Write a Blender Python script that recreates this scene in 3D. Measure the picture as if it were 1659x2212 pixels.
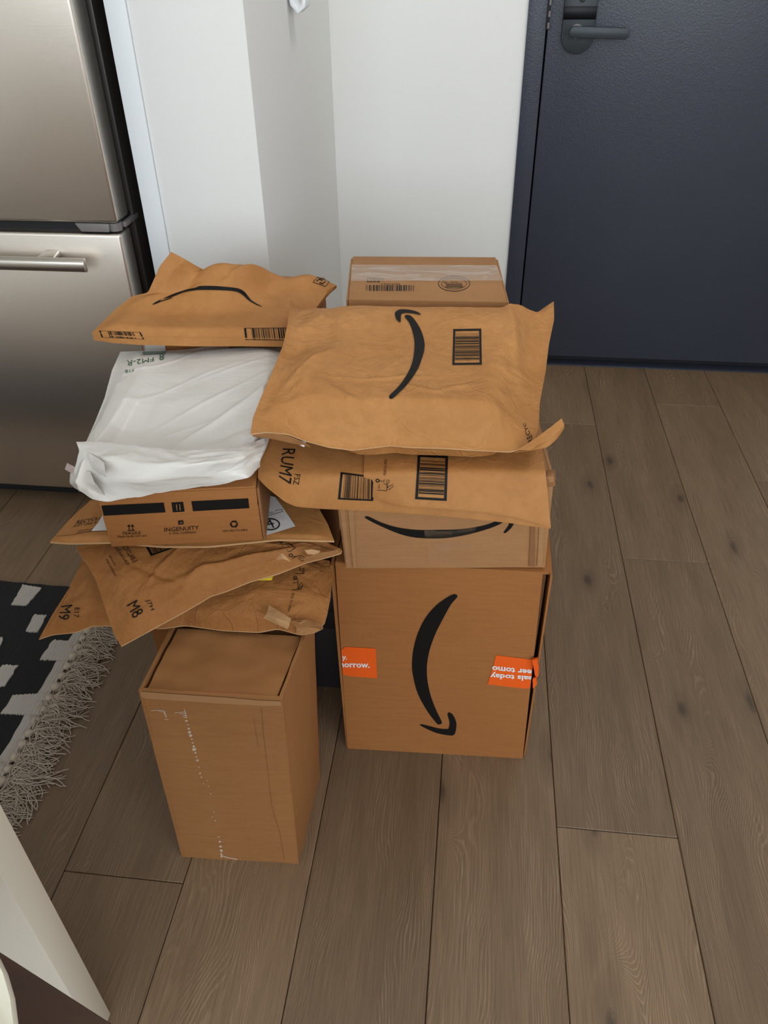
import bpy, bmesh, math, random
import numpy as np
from mathutils import Vector, Matrix
from mathutils.bvhtree import BVHTree
from mathutils.geometry import delaunay_2d_cdt

# ------------------------------------------------------------------ camera, world, lights, exposure
for o in list(bpy.data.objects): bpy.data.objects.remove(o, do_unlink=True)
SC = bpy.context.scene
COL = SC.collection
HC = 1.20                                   # camera height above the floor (m)
FPX, YAW, PITCH, ROLL = 1701.7, -0.12216, 0.64179, -0.01600
_cy, _sy = math.cos(YAW), math.sin(YAW)
FWD = np.array([_sy*math.cos(PITCH), _cy*math.cos(PITCH), -math.sin(PITCH)])
_r0 = np.array([_cy, -_sy, 0.0]); _u0 = np.cross(_r0, FWD)
RGT = math.cos(ROLL)*_r0 + math.sin(ROLL)*_u0
UPV = -math.sin(ROLL)*_r0 + math.cos(ROLL)*_u0
CAMP = np.array([0.0, 0.0, HC])
cam = bpy.data.cameras.new('camera'); camo = bpy.data.objects.new('camera', cam); COL.objects.link(camo)
cam.sensor_fit = 'VERTICAL'; cam.sensor_height = 36.0; cam.lens = FPX/2212*36.0
cam.clip_start = 0.02; cam.clip_end = 50
camo.matrix_world = Matrix(((RGT[0], UPV[0], -FWD[0], 0), (RGT[1], UPV[1], -FWD[1], 0), (RGT[2], UPV[2], -FWD[2], HC), (0, 0, 0, 1)))
SC.camera = camo

W = bpy.data.worlds.new('world'); SC.world = W; W.use_nodes = True
W.node_tree.nodes['Background'].inputs[0].default_value = (0.80, 0.88, 1.0, 1)
W.node_tree.nodes['Background'].inputs[1].default_value = 1.0

def area(name, loc, target, sx, sy, power, col):
    l = bpy.data.lights.new(name, 'AREA'); l.shape = 'RECTANGLE'; l.size = sx; l.size_y = sy
    l.energy = power; l.color = col
    o = bpy.data.objects.new(name, l); COL.objects.link(o); o.location = loc
    o.rotation_euler = (Vector(target)-Vector(loc)).to_track_quat('-Z', 'Y').to_euler()
    return o
area('window_daylight', (0.15, -3.15, 1.72), (-0.1, 2.0, 1.3), 3.0, 1.35, 92, (0.85, 0.94, 1.0))
area('ceiling_lamp_light', (-0.55, 0.25, 2.50), (-0.55, 0.25, 0.0), 1.1, 1.1, 4, (1.0, 0.95, 0.88))
area('hall_fill_light', (0.35, 1.85, 2.50), (0.35, 1.85, 0.0), 0.5, 0.5, 8.2, (1.0, 0.97, 0.93))  # unseen lamp added to brighten the door wall and far floor
area('side_fill_light', (1.86, -1.3, 1.6), (-0.6, 0.6, 0.6), 1.3, 1.2, 20, (0.92, 0.96, 1.0))  # added light from the right, brightens faces turned that way

SC.view_settings.view_transform = 'Standard'
SC.view_settings.look = 'None'
SC.view_settings.exposure = -0.12
SC.view_settings.gamma = 1.0
SC.view_settings.use_curve_mapping = False
try:
    SC.cycles.use_denoising = True; SC.cycles.max_bounces = 7; SC.cycles.diffuse_bounces = 4; SC.cycles.glossy_bounces = 3; SC.cycles.transparent_max_bounces = 16
    SC.cycles.caustics_reflective = False; SC.cycles.caustics_refractive = False
except Exception: pass

# ------------------------------------------------------------------ small maths
def ray(px, py): return FWD + ((px-829.5)/FPX)*RGT - ((py-1106.0)/FPX)*UPV
def at(px, py, z=None, y=None, x=None):
    """world point seen at photo pixel (px, py) lying at height z, or in the plane y or x"""
    d = ray(px, py)
    t = (z-HC)/d[2] if z is not None else (y/d[1] if y is not None else x/d[0])
    return CAMP + d*t
def smooth(a, b, x):
    t = np.clip((x-a)/(b-a), 0, 1); return t*t*(3-2*t)
_prng = np.random.RandomState(7); _perm = _prng.permutation(512); _gr = _prng.rand(512)*2*math.pi
def perlin(x, y, seed=0):
    x = np.asarray(x, float)+seed*17.31; y = np.asarray(y, float)+seed*9.77
    xi = np.floor(x).astype(int); yi = np.floor(y).astype(int); xf = x-xi; yf = y-yi
    def g(ix, iy, dx, dy):
        h = _gr[_perm[(_perm[ix % 512]+iy) % 512]]; return np.cos(h)*dx+np.sin(h)*dy
    u = xf**3*(xf*(xf*6-15)+10); v = yf**3*(yf*(yf*6-15)+10)
    a = g(xi, yi, xf, yf); b = g(xi+1, yi, xf-1, yf); c = g(xi, yi+1, xf, yf-1); d = g(xi+1, yi+1, xf-1, yf-1)
    return (a*(1-u)+b*u)*(1-v)+(c*(1-u)+d*u)*v
def crumple(x, y, seed=0):
    """sharp creases like handled paper, about -1..1"""
    wx = x+0.5*perlin(x*0.8, y*0.8, seed+3); wy = y+0.5*perlin(x*0.8, y*0.8, seed+5)
    out = 0; amp = 1.0; f = 1.0
    for k in range(3):
        out = out+amp*(0.35-np.abs(perlin(wx*f, wy*f, seed+k)))*2; amp *= 0.45; f *= 2.1
    return out*0.6
def resample(pts, n):
    P = np.array(pts, float); d = np.r_[0, np.cumsum(np.linalg.norm(np.diff(P, axis=0), axis=1))]; d /= d[-1]
    t = np.linspace(0, 1, n); Q = np.stack([np.interp(t, d, P[:, k]) for k in range(3)], 1)
    for _ in range(2):
        Q[1:-1] = 0.25*Q[:-2]+0.5*Q[1:-1]+0.25*Q[2:]
    return Q

# ------------------------------------------------------------------ object helpers
OFF = {}
def root(name, label, cat, loc, group=None):
    o = bpy.data.objects.new(name, None); COL.objects.link(o); o.location = loc; o.empty_display_size = 0.05
    o['label'] = label; o['category'] = cat
    if group: o['group'] = group
    OFF[o.name] = np.array(loc, float); return o
def mk(name, verts, faces, mat, parent=None, smoothf=False, label=None, cat=None, kind=None, autos=None, origin=None):
    V = np.array(verts, float)
    off = OFF[parent.name] if parent is not None else (np.array(origin, float) if origin is not None else np.zeros(3))
    me = bpy.data.meshes.new(name); me.from_pydata([tuple(v) for v in V-off], [], [tuple(int(i) for i in f) for f in faces]); me.update()
    o = bpy.data.objects.new(name, me); COL.objects.link(o)
    if mat is not None: me.materials.append(mat)
    if parent is not None: o.parent = parent
    elif origin is not None: o.location = origin
    OFF[o.name] = off
    if smoothf:
        me.polygons.foreach_set('use_smooth', [True]*len(me.polygons))
        if autos is not None and hasattr(me, 'set_sharp_from_angle'): me.set_sharp_from_angle(angle=math.radians(autos))
    if label: o['label'] = label
    if cat: o['category'] = cat
    if kind: o['kind'] = kind
    return o
HF = [(0, 3, 2, 1), (4, 5, 6, 7), (0, 1, 5, 4), (1, 2, 6, 5), (2, 3, 7, 6), (3, 0, 4, 7)]
def bevelled(V, F, w, seg=2):
    bm = bmesh.new(); vs = [bm.verts.new(v) for v in V]
    for f in F: bm.faces.new([vs[i] for i in f])
    bmesh.ops.recalc_face_normals(bm, faces=bm.faces[:])
    if w > 0:
        ed = [e for e in bm.edges if len(e.link_faces) == 2 and e.calc_face_angle(0) > 0.5]
        bmesh.ops.bevel(bm, geom=ed, offset=w, segments=seg, profile=0.5, affect='EDGES')
    bm.verts.index_update()
    out = ([v.co[:] for v in bm.verts], [[v.index for v in f.verts] for f in bm.faces]); bm.free(); return out
def hexa(name, c8, mat, parent=None, bev=0.0015, seg=2, **k):
    v, f = bevelled([tuple(c) for c in c8], HF, bev, seg); return mk(name, v, f, mat, parent, smoothf=bev > 0, autos=40, **k)
def box8(x0, x1, y0, y1, z0, z1):
    return [(x0, y0, z0), (x1, y0, z0), (x1, y1, z0), (x0, y1, z0), (x0, y0, z1), (x1, y0, z1), (x1, y1, z1), (x0, y1, z1)]
def bx(name, x0, x1, y0, y1, z0, z1, mat, parent=None, bev=0.0015, seg=2, **k): return hexa(name, box8(x0, x1, y0, y1, z0, z1), mat, parent, bev, seg, **k)
def panel(name, c4, th, mat, parent, bow=0.0, n=12, rough=0.0, seed=0, **k):
    """corrugated sheet: outer face corners c4 (counter-clockwise seen from outside), bowed outward"""
    a, b, c, d = [np.array(p, float) for p in c4]
    nn = np.cross(b-a, d-a); nn /= np.linalg.norm(nn)
    s = np.linspace(0, 1, n); U, Vv = np.meshgrid(s, s)
    P = ((1-U)*(1-Vv))[..., None]*a+(U*(1-Vv))[..., None]*b+(U*Vv)[..., None]*c+((1-U)*Vv)[..., None]*d
    h = bow*np.sin(math.pi*U)*np.sin(math.pi*Vv)+rough*perlin(U*4, Vv*4, seed)
    T = P+h[..., None]*nn; B = P+(h-th)[..., None]*nn
    V, F = sheet(T, B); return mk(name, V, F, mat, parent, smoothf=True, autos=35, **k)
def sheet(T, B):
    m, n = T.shape[:2]; V = np.concatenate([T.reshape(-1, 3), B.reshape(-1, 3)]); F = []; o = m*n
    for i in range(m-1):
        for j in range(n-1):
            a = i*n+j; F.append((a, a+1, a+n+1, a+n)); F.append((o+a, o+a+n, o+a+n+1, o+a+1))
    for j in range(n-1):
        F.append((j, o+j, o+j+1, j+1)); a = (m-1)*n+j; F.append((a, a+1, o+a+1, o+a))
    for i in range(m-1):
        a = i*n; F.append((a, a+n, o+a+n, o+a)); a = i*n+n-1; F.append((a, o+a, o+a+n, a+n))
    return V, F
def tube(pts, r, sides=6, close=True):
    P = np.array(pts, float); V = []; F = []; n = len(P)
    rr = np.broadcast_to(np.asarray(r, float), (n,))
    for i in range(n):
        t = P[min(i+1, n-1)]-P[max(i-1, 0)]; t /= (np.linalg.norm(t)+1e-12)
        a = np.cross(t, (0.13, 0.21, 0.97)); a /= (np.linalg.norm(a)+1e-12); b = np.cross(t, a)
        for k in range(sides):
            q = 2*math.pi*k/sides; V.append(P[i]+rr[i]*(math.cos(q)*a+math.sin(q)*b))
    for i in range(n-1):
        for k in range(sides):
            a = i*sides+k; b = i*sides+(k+1) % sides; F.append((a, b, b+sides, a+sides))
    if close: F.append(tuple(range(sides))[::-1]); F.append(tuple(range((n-1)*sides, n*sides)))
    return V, F
def merge(parts):
    V = []; F = []
    for v, f in parts:
        o = len(V); V += [tuple(p) for p in v]; F += [tuple(i+o for i in q) for q in f]
    return V, F
def lathe(profile, c, n=32):
    V = []; F = []; m = len(profile)
    for k in range(n):
        q = 2*math.pi*k/n
        for r, z in profile: V.append((c[0]+r*math.cos(q), c[1]+r*math.sin(q), c[2]+z))
    for k in range(n):
        for i in range(m-1):
            a = k*m+i; b = ((k+1) % n)*m+i; F.append((a, b, b+1, a+1))
    return V, F

# ------------------------------------------------------------------ materials
class NT:
    def __init__(s, name):
        s.m = bpy.data.materials.new(name); s.m.use_nodes = True; s.t = s.m.node_tree; s.b = s.t.nodes['Principled BSDF']
    def n(s, typ, **kw):
        nd = s.t.nodes.new(typ)
        for k, v in kw.items():
            if k.startswith('_'): setattr(nd, k[1:], v)
            else:
                key = int(k[1:]) if k[0] == 'i' and k[1:].isdigit() else k
                if isinstance(v, bpy.types.NodeSocket): s.t.links.new(v, nd.inputs[key])
                else: nd.inputs[key].default_value = v
        return nd
    def math(s, op, a, b=None, c=None, clamp=False):
        nd = s.t.nodes.new('ShaderNodeMath'); nd.operation = op; nd.use_clamp = clamp
        for i, v in enumerate((a, b, c)):
            if v is None: continue
            if isinstance(v, bpy.types.NodeSocket): s.t.links.new(v, nd.inputs[i])
            else: nd.inputs[i].default_value = v
        return nd.outputs[0]
    def mix(s, f, a, b, typ='MIX'):
        nd = s.t.nodes.new('ShaderNodeMix'); nd.data_type = 'RGBA'; nd.blend_type = typ
        for i, v in ((0, f), (6, a), (7, b)):
            if isinstance(v, bpy.types.NodeSocket): s.t.links.new(v, nd.inputs[i])
            else: nd.inputs[i].default_value = v if i == 0 else (*v, 1) if len(v) == 3 else v
        return nd.outputs[2]
    def ramp(s, f, *stops):
        nd = s.t.nodes.new('ShaderNodeValToRGB'); s.t.links.new(f, nd.inputs[0]); el = nd.color_ramp.elements
        while len(el) < len(stops): el.new(0.5)
        for e, (p, c) in zip(el, stops): e.position = p; e.color = (c, c, c, 1) if isinstance(c, (int, float)) else (*c, 1)
        return nd.outputs[0]
    def noise(s, vec, scale, detail=2.0, rough=0.5, dist=0.0):
        nd = s.t.nodes.new('ShaderNodeTexNoise'); s.t.links.new(vec, nd.inputs['Vector'])
        nd.inputs['Scale'].default_value = scale; nd.inputs['Detail'].default_value = detail; nd.inputs['Roughness'].default_value = rough; nd.inputs['Distortion'].default_value = dist
        return nd.outputs[0]
    def mapping(s, vec, scale=(1, 1, 1), rot=(0, 0, 0)):
        nd = s.t.nodes.new('ShaderNodeMapping'); s.t.links.new(vec, nd.inputs[0]); nd.inputs['Scale'].default_value = scale; nd.inputs['Rotation'].default_value = rot
        return nd.outputs[0]
    def coord(s, which='Object'): return s.n('ShaderNodeTexCoord').outputs[which]
    def bump(s, h, strength=0.3, dist=0.01, normal=None):
        nd = s.t.nodes.new('ShaderNodeBump'); s.t.links.new(h, nd.inputs['Height']); nd.inputs['Strength'].default_value = strength; nd.inputs['Distance'].default_value = dist
        if normal is not None: s.t.links.new(normal, nd.inputs['Normal'])
        return nd.outputs[0]
    def set(s, **kw):
        for k, v in kw.items():
            k = k.replace('_', ' ')
            if isinstance(v, bpy.types.NodeSocket): s.t.links.new(v, s.b.inputs[k])
            else: s.b.inputs[k].default_value = (*v, 1) if isinstance(v, tuple) and len(v) == 3 and 'Color' in k else v
        return s.m
def srgb(r, g, b):
    f = lambda c: (c/255/12.92) if c/255 <= 0.04045 else ((c/255+0.055)/1.055)**2.4
    return (f(r), f(g), f(b))

def plain(name, col, rough=0.5, metal=0.0, nscale=40, var=0.06, bstr=0.05):
    t = NT(name); c = t.coord(); n = t.noise(c, nscale, 4)
    colr = t.mix(t.math('MULTIPLY', n, var*2), col, tuple(x*0.8 for x in col))
    return t.set(Base_Color=colr, Roughness=rough, Metallic=metal, Normal=t.bump(n, bstr, 0.002))
def cardboard(name, col, flute=(0, 0, 1), dark=0.84, bump=0.25, seed=0.0):
    t = NT(name); c = t.coord()
    big = t.noise(c, 7+seed, 3); fib = t.noise(c, 420, 3, 0.65); mid = t.noise(t.mapping(c, (60, 60, 9) if flute[2] == 0 else (9, 9, 90)), 2.2, 4, 0.6)
    spk = t.ramp(t.noise(c, 900, 1), (0.62, 0.0), (0.74, 1.0))
    k = t.mix(t.math('MULTIPLY', big, 0.55), col, tuple(x*dark for x in col))
    k = t.mix(t.ramp(mid, (0.36, 0.0), (0.70, 0.48)), k, tuple(x*y for x, y in zip(col, (0.74, 0.70, 0.66))))
    k = t.mix(t.math('MULTIPLY', fib, 0.32), k, tuple(x*0.62 for x in col))
    k = t.mix(t.math('MULTIPLY', spk, 0.25), k, tuple(min(1, x*1.45) for x in col))
    h = t.math('ADD', t.math('MULTIPLY', mid, 0.5), t.math('MULTIPLY', fib, 0.25))
    return t.set(Base_Color=k, Roughness=0.72, Normal=t.bump(h, bump, 0.002), Specular_IOR_Level=0.10)
def kraft(name, col, crease=0.5, seed=0.0, fold=0.18):
    t = NT(name); c = t.coord()
    big = t.noise(c, 9+seed, 4, 0.6); fib = t.noise(t.mapping(c, (1, 3.2, 1)), 150, 4, 0.7)
    k = t.mix(t.ramp(big, (0.32, 0.0), (0.68, 0.9)), tuple(x*1.06 for x in col), tuple(x*y for x, y in zip(col, (0.80, 0.74, 0.66))))
    k = t.mix(t.ramp(t.noise(c, 70, 3, 0.6), (0.40, 0.0), (0.70, 0.5)), k, tuple(x*y for x, y in zip(col, (0.78, 0.72, 0.64))))
    k = t.mix(t.math('MULTIPLY', fib, 0.45), k, tuple(x*0.68 for x in col))
    w = t.n('ShaderNodeTexNoise', Scale=16.0+seed, Detail=5.0, Roughness=0.62, Distortion=0.6, Vector=c)
    cr = t.math('ABSOLUTE', t.math('SUBTRACT', w.outputs[0], 0.5))
    v = t.n('ShaderNodeTexVoronoi', Scale=13.0+seed, _feature='DISTANCE_TO_EDGE', Vector=t.n('ShaderNodeVectorMath', _operation='ADD', i0=c, i1=t.n('ShaderNodeVectorMath', _operation='SCALE', i0=t.n('ShaderNodeTexNoise', Scale=9.0, Vector=c).outputs[1], Scale=0.10).outputs[0]).outputs[0])
    ve = t.ramp(v.outputs[0], (0.0, 1.0), (0.028, 0.0))
    mask = t.ramp(t.noise(c, 5.0+seed, 2), (0.46, 0.0), (0.6, 1.0))
    ve = t.math('MULTIPLY', ve, mask)
    k = t.mix(t.math('MULTIPLY', ve, 0.07), k, tuple(min(1, x*1.4) for x in col))
    h = t.math('ADD', t.math('MULTIPLY', cr, 1.5), t.math('ADD', t.math('MULTIPLY', ve, fold), t.math('MULTIPLY', fib, 0.06)))
    return t.set(Base_Color=k, Roughness=0.6, Normal=t.bump(h, crease, 0.012), Specular_IOR_Level=0.18)

KR = (0.53, 0.250, 0.084)
M = {}
M['kraft'] = kraft('kraft_paper', KR, 0.44, 0.0, 0.14)
M['kraft_b'] = kraft('kraft_paper_smooth', (0.49, 0.226, 0.075), 0.16, 1.7)
M['kraft_c'] = kraft('kraft_paper_creased', (0.44, 0.190, 0.060), 0.46, 3.1, 0.20)
M['kraft_edge'] = plain('kraft_paper_cut_edge', (0.56, 0.33, 0.16), 0.7)
M['kraft_l'] = kraft('kraft_paper_torn_light', (0.60, 0.36, 0.18), 0.15, 0.9)
M['kraft_in'] = kraft('kraft_paper_inside', (0.46, 0.235, 0.10), 0.3, 2.2)
M['card'] = cardboard('cardboard', (0.45, 0.235, 0.11), (0, 0, 1))
M['card_b'] = cardboard('cardboard_brown', (0.41, 0.170, 0.056), (0, 0, 1), seed=2.0)
M['card_l'] = cardboard('cardboard_pale', (0.44, 0.225, 0.100), (0, 0, 1), seed=4.0)
M['card_w'] = cardboard('cardboard_warm', (0.40, 0.186, 0.070), (0, 0, 1), seed=3.0)
M['card_edge'] = cardboard('cardboard_cut_edge', (0.30, 0.14, 0.06), (0, 0, 1))
M['ink'] = plain('black_ink', (0.009, 0.008, 0.007), 0.6, var=0.3, nscale=200)
M['ink'].node_tree.nodes['Principled BSDF'].inputs['Specular IOR Level'].default_value = 0.15
M['ink_g'] = plain('green_ink', srgb(28, 92, 52), 0.45, nscale=200)
M['ink_w'] = plain('white_ink', (0.86, 0.83, 0.80), 0.5, nscale=200)
M['orange'] = plain('orange_label_film', (0.92, 0.125, 0.012), 0.38, nscale=30)
M['label'] = plain('white_paper_label', (0.78, 0.76, 0.74), 0.55, nscale=60)
M['chalk'] = plain('white_glue_residue', (0.60, 0.46, 0.34), 0.8, nscale=300)
M['black_card'] = plain('black_printed_cardboard', (0.035, 0.031, 0.033), 0.5)
M['yellow'] = plain('yellow_plastic_packet', (0.78, 0.56, 0.03), 0.35)

def poly_white():
    t = NT('white_polythene_film'); c = t.coord()
    n1 = t.noise(t.mapping(c, (5, 16, 10), (0, 0, 0.65)), 1.0, 4, 0.55, 0.4); n2 = t.noise(t.mapping(c, (1, 1, 1)), 26, 3, 0.5)
    h = t.math('ADD', t.math('ABSOLUTE', t.math('SUBTRACT', n1, 0.5)), t.math('MULTIPLY', n2, 0.12))
    return t.set(Base_Color=t.mix(n2, (0.74, 0.705, 0.66), (0.66, 0.63, 0.585)), Roughness=0.36, Normal=t.bump(h, 0.25, 0.012), Specular_IOR_Level=0.45, Subsurface_Weight=0.0)
M['poly'] = poly_white()
def tape(name, col, alpha, var=0.25):
    t = NT(name); c = t.coord(); n = t.noise(t.mapping(c, (14, 50, 40)), 1.0, 4, 0.6, 0.8)
    a = t.math('ADD', alpha, t.math('MULTIPLY', t.ramp(n, (0.5, 0.0), (0.7, 1.0)), var), clamp=True)
    return t.set(Base_Color=col, Roughness=0.14, Alpha=a, Normal=t.bump(n, 0.5, 0.004), Specular_IOR_Level=0.6)
M['tape'] = tape('clear_packing_tape', (0.80, 0.70, 0.60), 0.16)
M['tape_clear'] = tape('clear_crinkled_tape', (0.62, 0.42, 0.28), 0.01, 0.07)
M['tape_pink'] = tape('clear_adhesive_strip', (0.80, 0.62, 0.60), 0.5)
M['tape_brown'] = plain('brown_paper_tape', (0.43, 0.225, 0.10), 0.5)

def wood_floor():
    t = NT('grey_brown_oak_laminate'); oi = t.n('ShaderNodeObjectInfo'); rnd = oi.outputs['Random']
    c = t.coord(); sh = t.n('ShaderNodeCombineXYZ', X=t.math('MULTIPLY', rnd, 37.0), Y=t.math('MULTIPLY', rnd, 91.0), Z=0.0).outputs[0]
    p = t.n('ShaderNodeVectorMath', _operation='ADD', i0=c, i1=sh).outputs[0]
    sep = t.n('ShaderNodeSeparateXYZ', i0=p); x, y = sep.outputs[0], sep.outputs[1]
    q = t.n('ShaderNodeCombineXYZ', X=x, Y=t.math('MULTIPLY', y, 0.38), Z=0.0).outputs[0]
    ws = t.n('ShaderNodeTexNoise', Scale=5.0, Detail=2.0, Vector=q).outputs[0]
    qd = t.n('ShaderNodeVectorMath', _operation='ADD', i0=q, i1=t.n('ShaderNodeVectorMath', _operation='SCALE', i0=t.n('ShaderNodeTexNoise', Scale=14.0, Detail=1.0, Vector=q).outputs[1], Scale=0.03).outputs[0]).outputs[0]
    vo = t.n('ShaderNodeTexVoronoi', _voronoi_dimensions='2D', Scale=5.6, Vector=qd, Randomness=1.0); d = vo.outputs['Distance']
    keep = t.math('GREATER_THAN', t.n('ShaderNodeSeparateColor', i0=vo.outputs['Color']).outputs[0], 0.50)
    knot = t.math('MULTIPLY', t.math('POWER', 2.718, t.math('MULTIPLY', t.math('MULTIPLY', d, d), -34.0)), keep)
    fld = t.math('ADD', t.math('ADD', t.math('MULTIPLY', x, 1.0), t.math('MULTIPLY', ws, 0.22)), t.math('MULTIPLY', knot, 0.13))
    jit = t.noise(t.mapping(p, (60, 6, 1)), 1.0, 3, 0.6)
    ph = t.math('ADD', t.math('MULTIPLY', fld, 1450.0), t.math('MULTIPLY', jit, 13.0))
    line = t.ramp(t.math('SINE', ph), (0.30, 0.0), (0.95, 1.0))
    gate = t.ramp(t.noise(t.mapping(p, (22, 3.0, 1)), 1.0, 3, 0.6), (0.40, 0.0), (0.62, 1.0))
    line = t.math('MULTIPLY', line, gate)
    fine = t.noise(t.mapping(p, (420, 9, 1)), 1.0, 4, 0.65)
    big = t.noise(t.mapping(p, (9, 1.4, 1)), 1.0, 4, 0.55)
    broad = t.ramp(t.math('SINE', t.math('MULTIPLY', fld, 62.0)), (0.2, 0.0), (0.9, 1.0))
    base = t.mix(big, (0.150, 0.098, 0.058), (0.275, 0.190, 0.120))
    base = t.mix(t.math('MULTIPLY', broad, 0.40), base, (0.245, 0.168, 0.108))
    base = t.mix(t.math('MULTIPLY', line, 0.62), base, (0.385, 0.280, 0.190))
    base = t.mix(t.ramp(fine, (0.35, 0.0), (0.75, 0.62)), base, (0.095, 0.060, 0.037))
    dn = t.math('ADD', d, t.math('MULTIPLY', t.math('SUBTRACT', t.noise(q, 60, 3, 0.6), 0.5), 0.06))
    core = t.math('ADD', t.ramp(dn, (0.015, 0.75), (0.055, 0.0)), t.ramp(dn, (0.03, 0.42), (0.17, 0.0)))
    core = t.math('MULTIPLY', core, keep)
    base = t.mix(t.math('MULTIPLY', core, 0.72), base, (0.060, 0.042, 0.031))
    tone = t.math('ADD', 0.84, t.math('MULTIPLY', rnd, 0.32))
    base = t.mix(1.0, base, t.n('ShaderNodeCombineColor', i0=tone, i1=t.math('MULTIPLY', tone, 0.955), i2=t.math('MULTIPLY', tone, 0.88)).outputs[0], 'MULTIPLY')
    h = t.math('ADD', t.math('MULTIPLY', line, 0.5), t.math('MULTIPLY', fine, 0.5))
    return t.set(Base_Color=base, Roughness=t.math('ADD', 0.42, t.math('MULTIPLY', fine, 0.18)), Normal=t.bump(h, 0.22, 0.0015), Specular_IOR_Level=0.4)
M['floor'] = wood_floor()
M['subfloor'] = plain('dark_joint', (0.030, 0.019, 0.013), 0.9)
M['wall'] = plain('white_wall_paint', (0.88, 0.872, 0.845), 0.6, nscale=160, var=0.03, bstr=0.04)
M['trim'] = plain('white_satin_panel', (0.88, 0.91, 0.93), 0.35, nscale=60, var=0.02, bstr=0.01)
def doorpaint():
    t = NT('slate_blue_door_paint'); c = t.coord(); n = t.noise(t.mapping(c, (1, 1, 0.8)), 300, 2, 0.5); b = t.noise(c, 5, 3)
    return t.set(Base_Color=t.mix(b, (0.036, 0.042, 0.062), (0.046, 0.052, 0.073)), Roughness=0.36, Normal=t.bump(n, 0.20, 0.003), Specular_IOR_Level=0.5)
M['door'] = doorpaint()
M['lock'] = plain('matt_black_lock_metal', (0.030, 0.038, 0.045), 0.42, 0.3, nscale=300)
M['glass_black'] = plain('black_glass', (0.003, 0.003, 0.005), 0.3, nscale=20, bstr=0.0)
M['glass_black'].node_tree.nodes['Principled BSDF'].inputs['Specular IOR Level'].default_value = 0.15
M['black'] = plain('black_rubber', (0.006, 0.006, 0.007), 0.7)
def steel(name, col, rough):
    t = NT(name); c = t.coord(); n = t.noise(t.mapping(c, (3, 3, 900)), 1.0, 4, 0.6); n2 = t.noise(c, 3, 2)
    return t.set(Base_Color=t.mix(n, col, tuple(x*0.88 for x in col)), Metallic=1.0, Roughness=t.math('ADD', rough, t.math('MULTIPLY', n, 0.10)), Normal=t.bump(n, 0.05, 0.001), Anisotropic=0.4)
M['steel'] = steel('brushed_stainless_steel', (0.86, 0.79, 0.71), 0.30)
M['steel_side'] = steel('stainless_door_side', (0.34, 0.335, 0.33), 0.34)
M['handle'] = steel('satin_aluminium', (0.74, 0.70, 0.63), 0.26)
M['fridge_body'] = plain('dark_taupe_cabinet_metal', (0.045, 0.037, 0.031), 0.4, 0.3)
M['grey_plastic'] = plain('grey_hinge_plastic', (0.20, 0.18, 0.175), 0.45)
M['rug_black'] = plain('black_cotton_weave', (0.009, 0.009, 0.010), 0.95, nscale=500, var=0.3, bstr=0.6)
M['rug_cream'] = plain('cream_cotton_weave', (0.56, 0.51, 0.46), 0.95, nscale=400, var=0.5, bstr=0.5)
M['yarn'] = plain('oatmeal_cotton_yarn', (0.62, 0.515, 0.41), 0.95, nscale=700, var=0.6, bstr=0.5)
M['desk'] = plain('cream_white_laminate', (0.84, 0.78, 0.66), 0.35, nscale=30, var=0.04)
M['ceramic'] = plain('cream_glazed_ceramic', (0.78, 0.74, 0.62), 0.3, nscale=12, var=0.1)
def darkwood():
    t = NT('dark_walnut'); c = t.coord(); n = t.noise(t.mapping(c, (3, 40, 40)), 1.0, 4, 0.6, 0.5)
    return t.set(Base_Color=t.mix(n, (0.020, 0.007, 0.0025), (0.075, 0.025, 0.007)), Roughness=0.5, Normal=t.bump(n, 0.1, 0.001))
M['darkwood'] = darkwood()
M['lamp'] = plain('white_lamp_housing', (0.8, 0.8, 0.8), 0.5)

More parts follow.
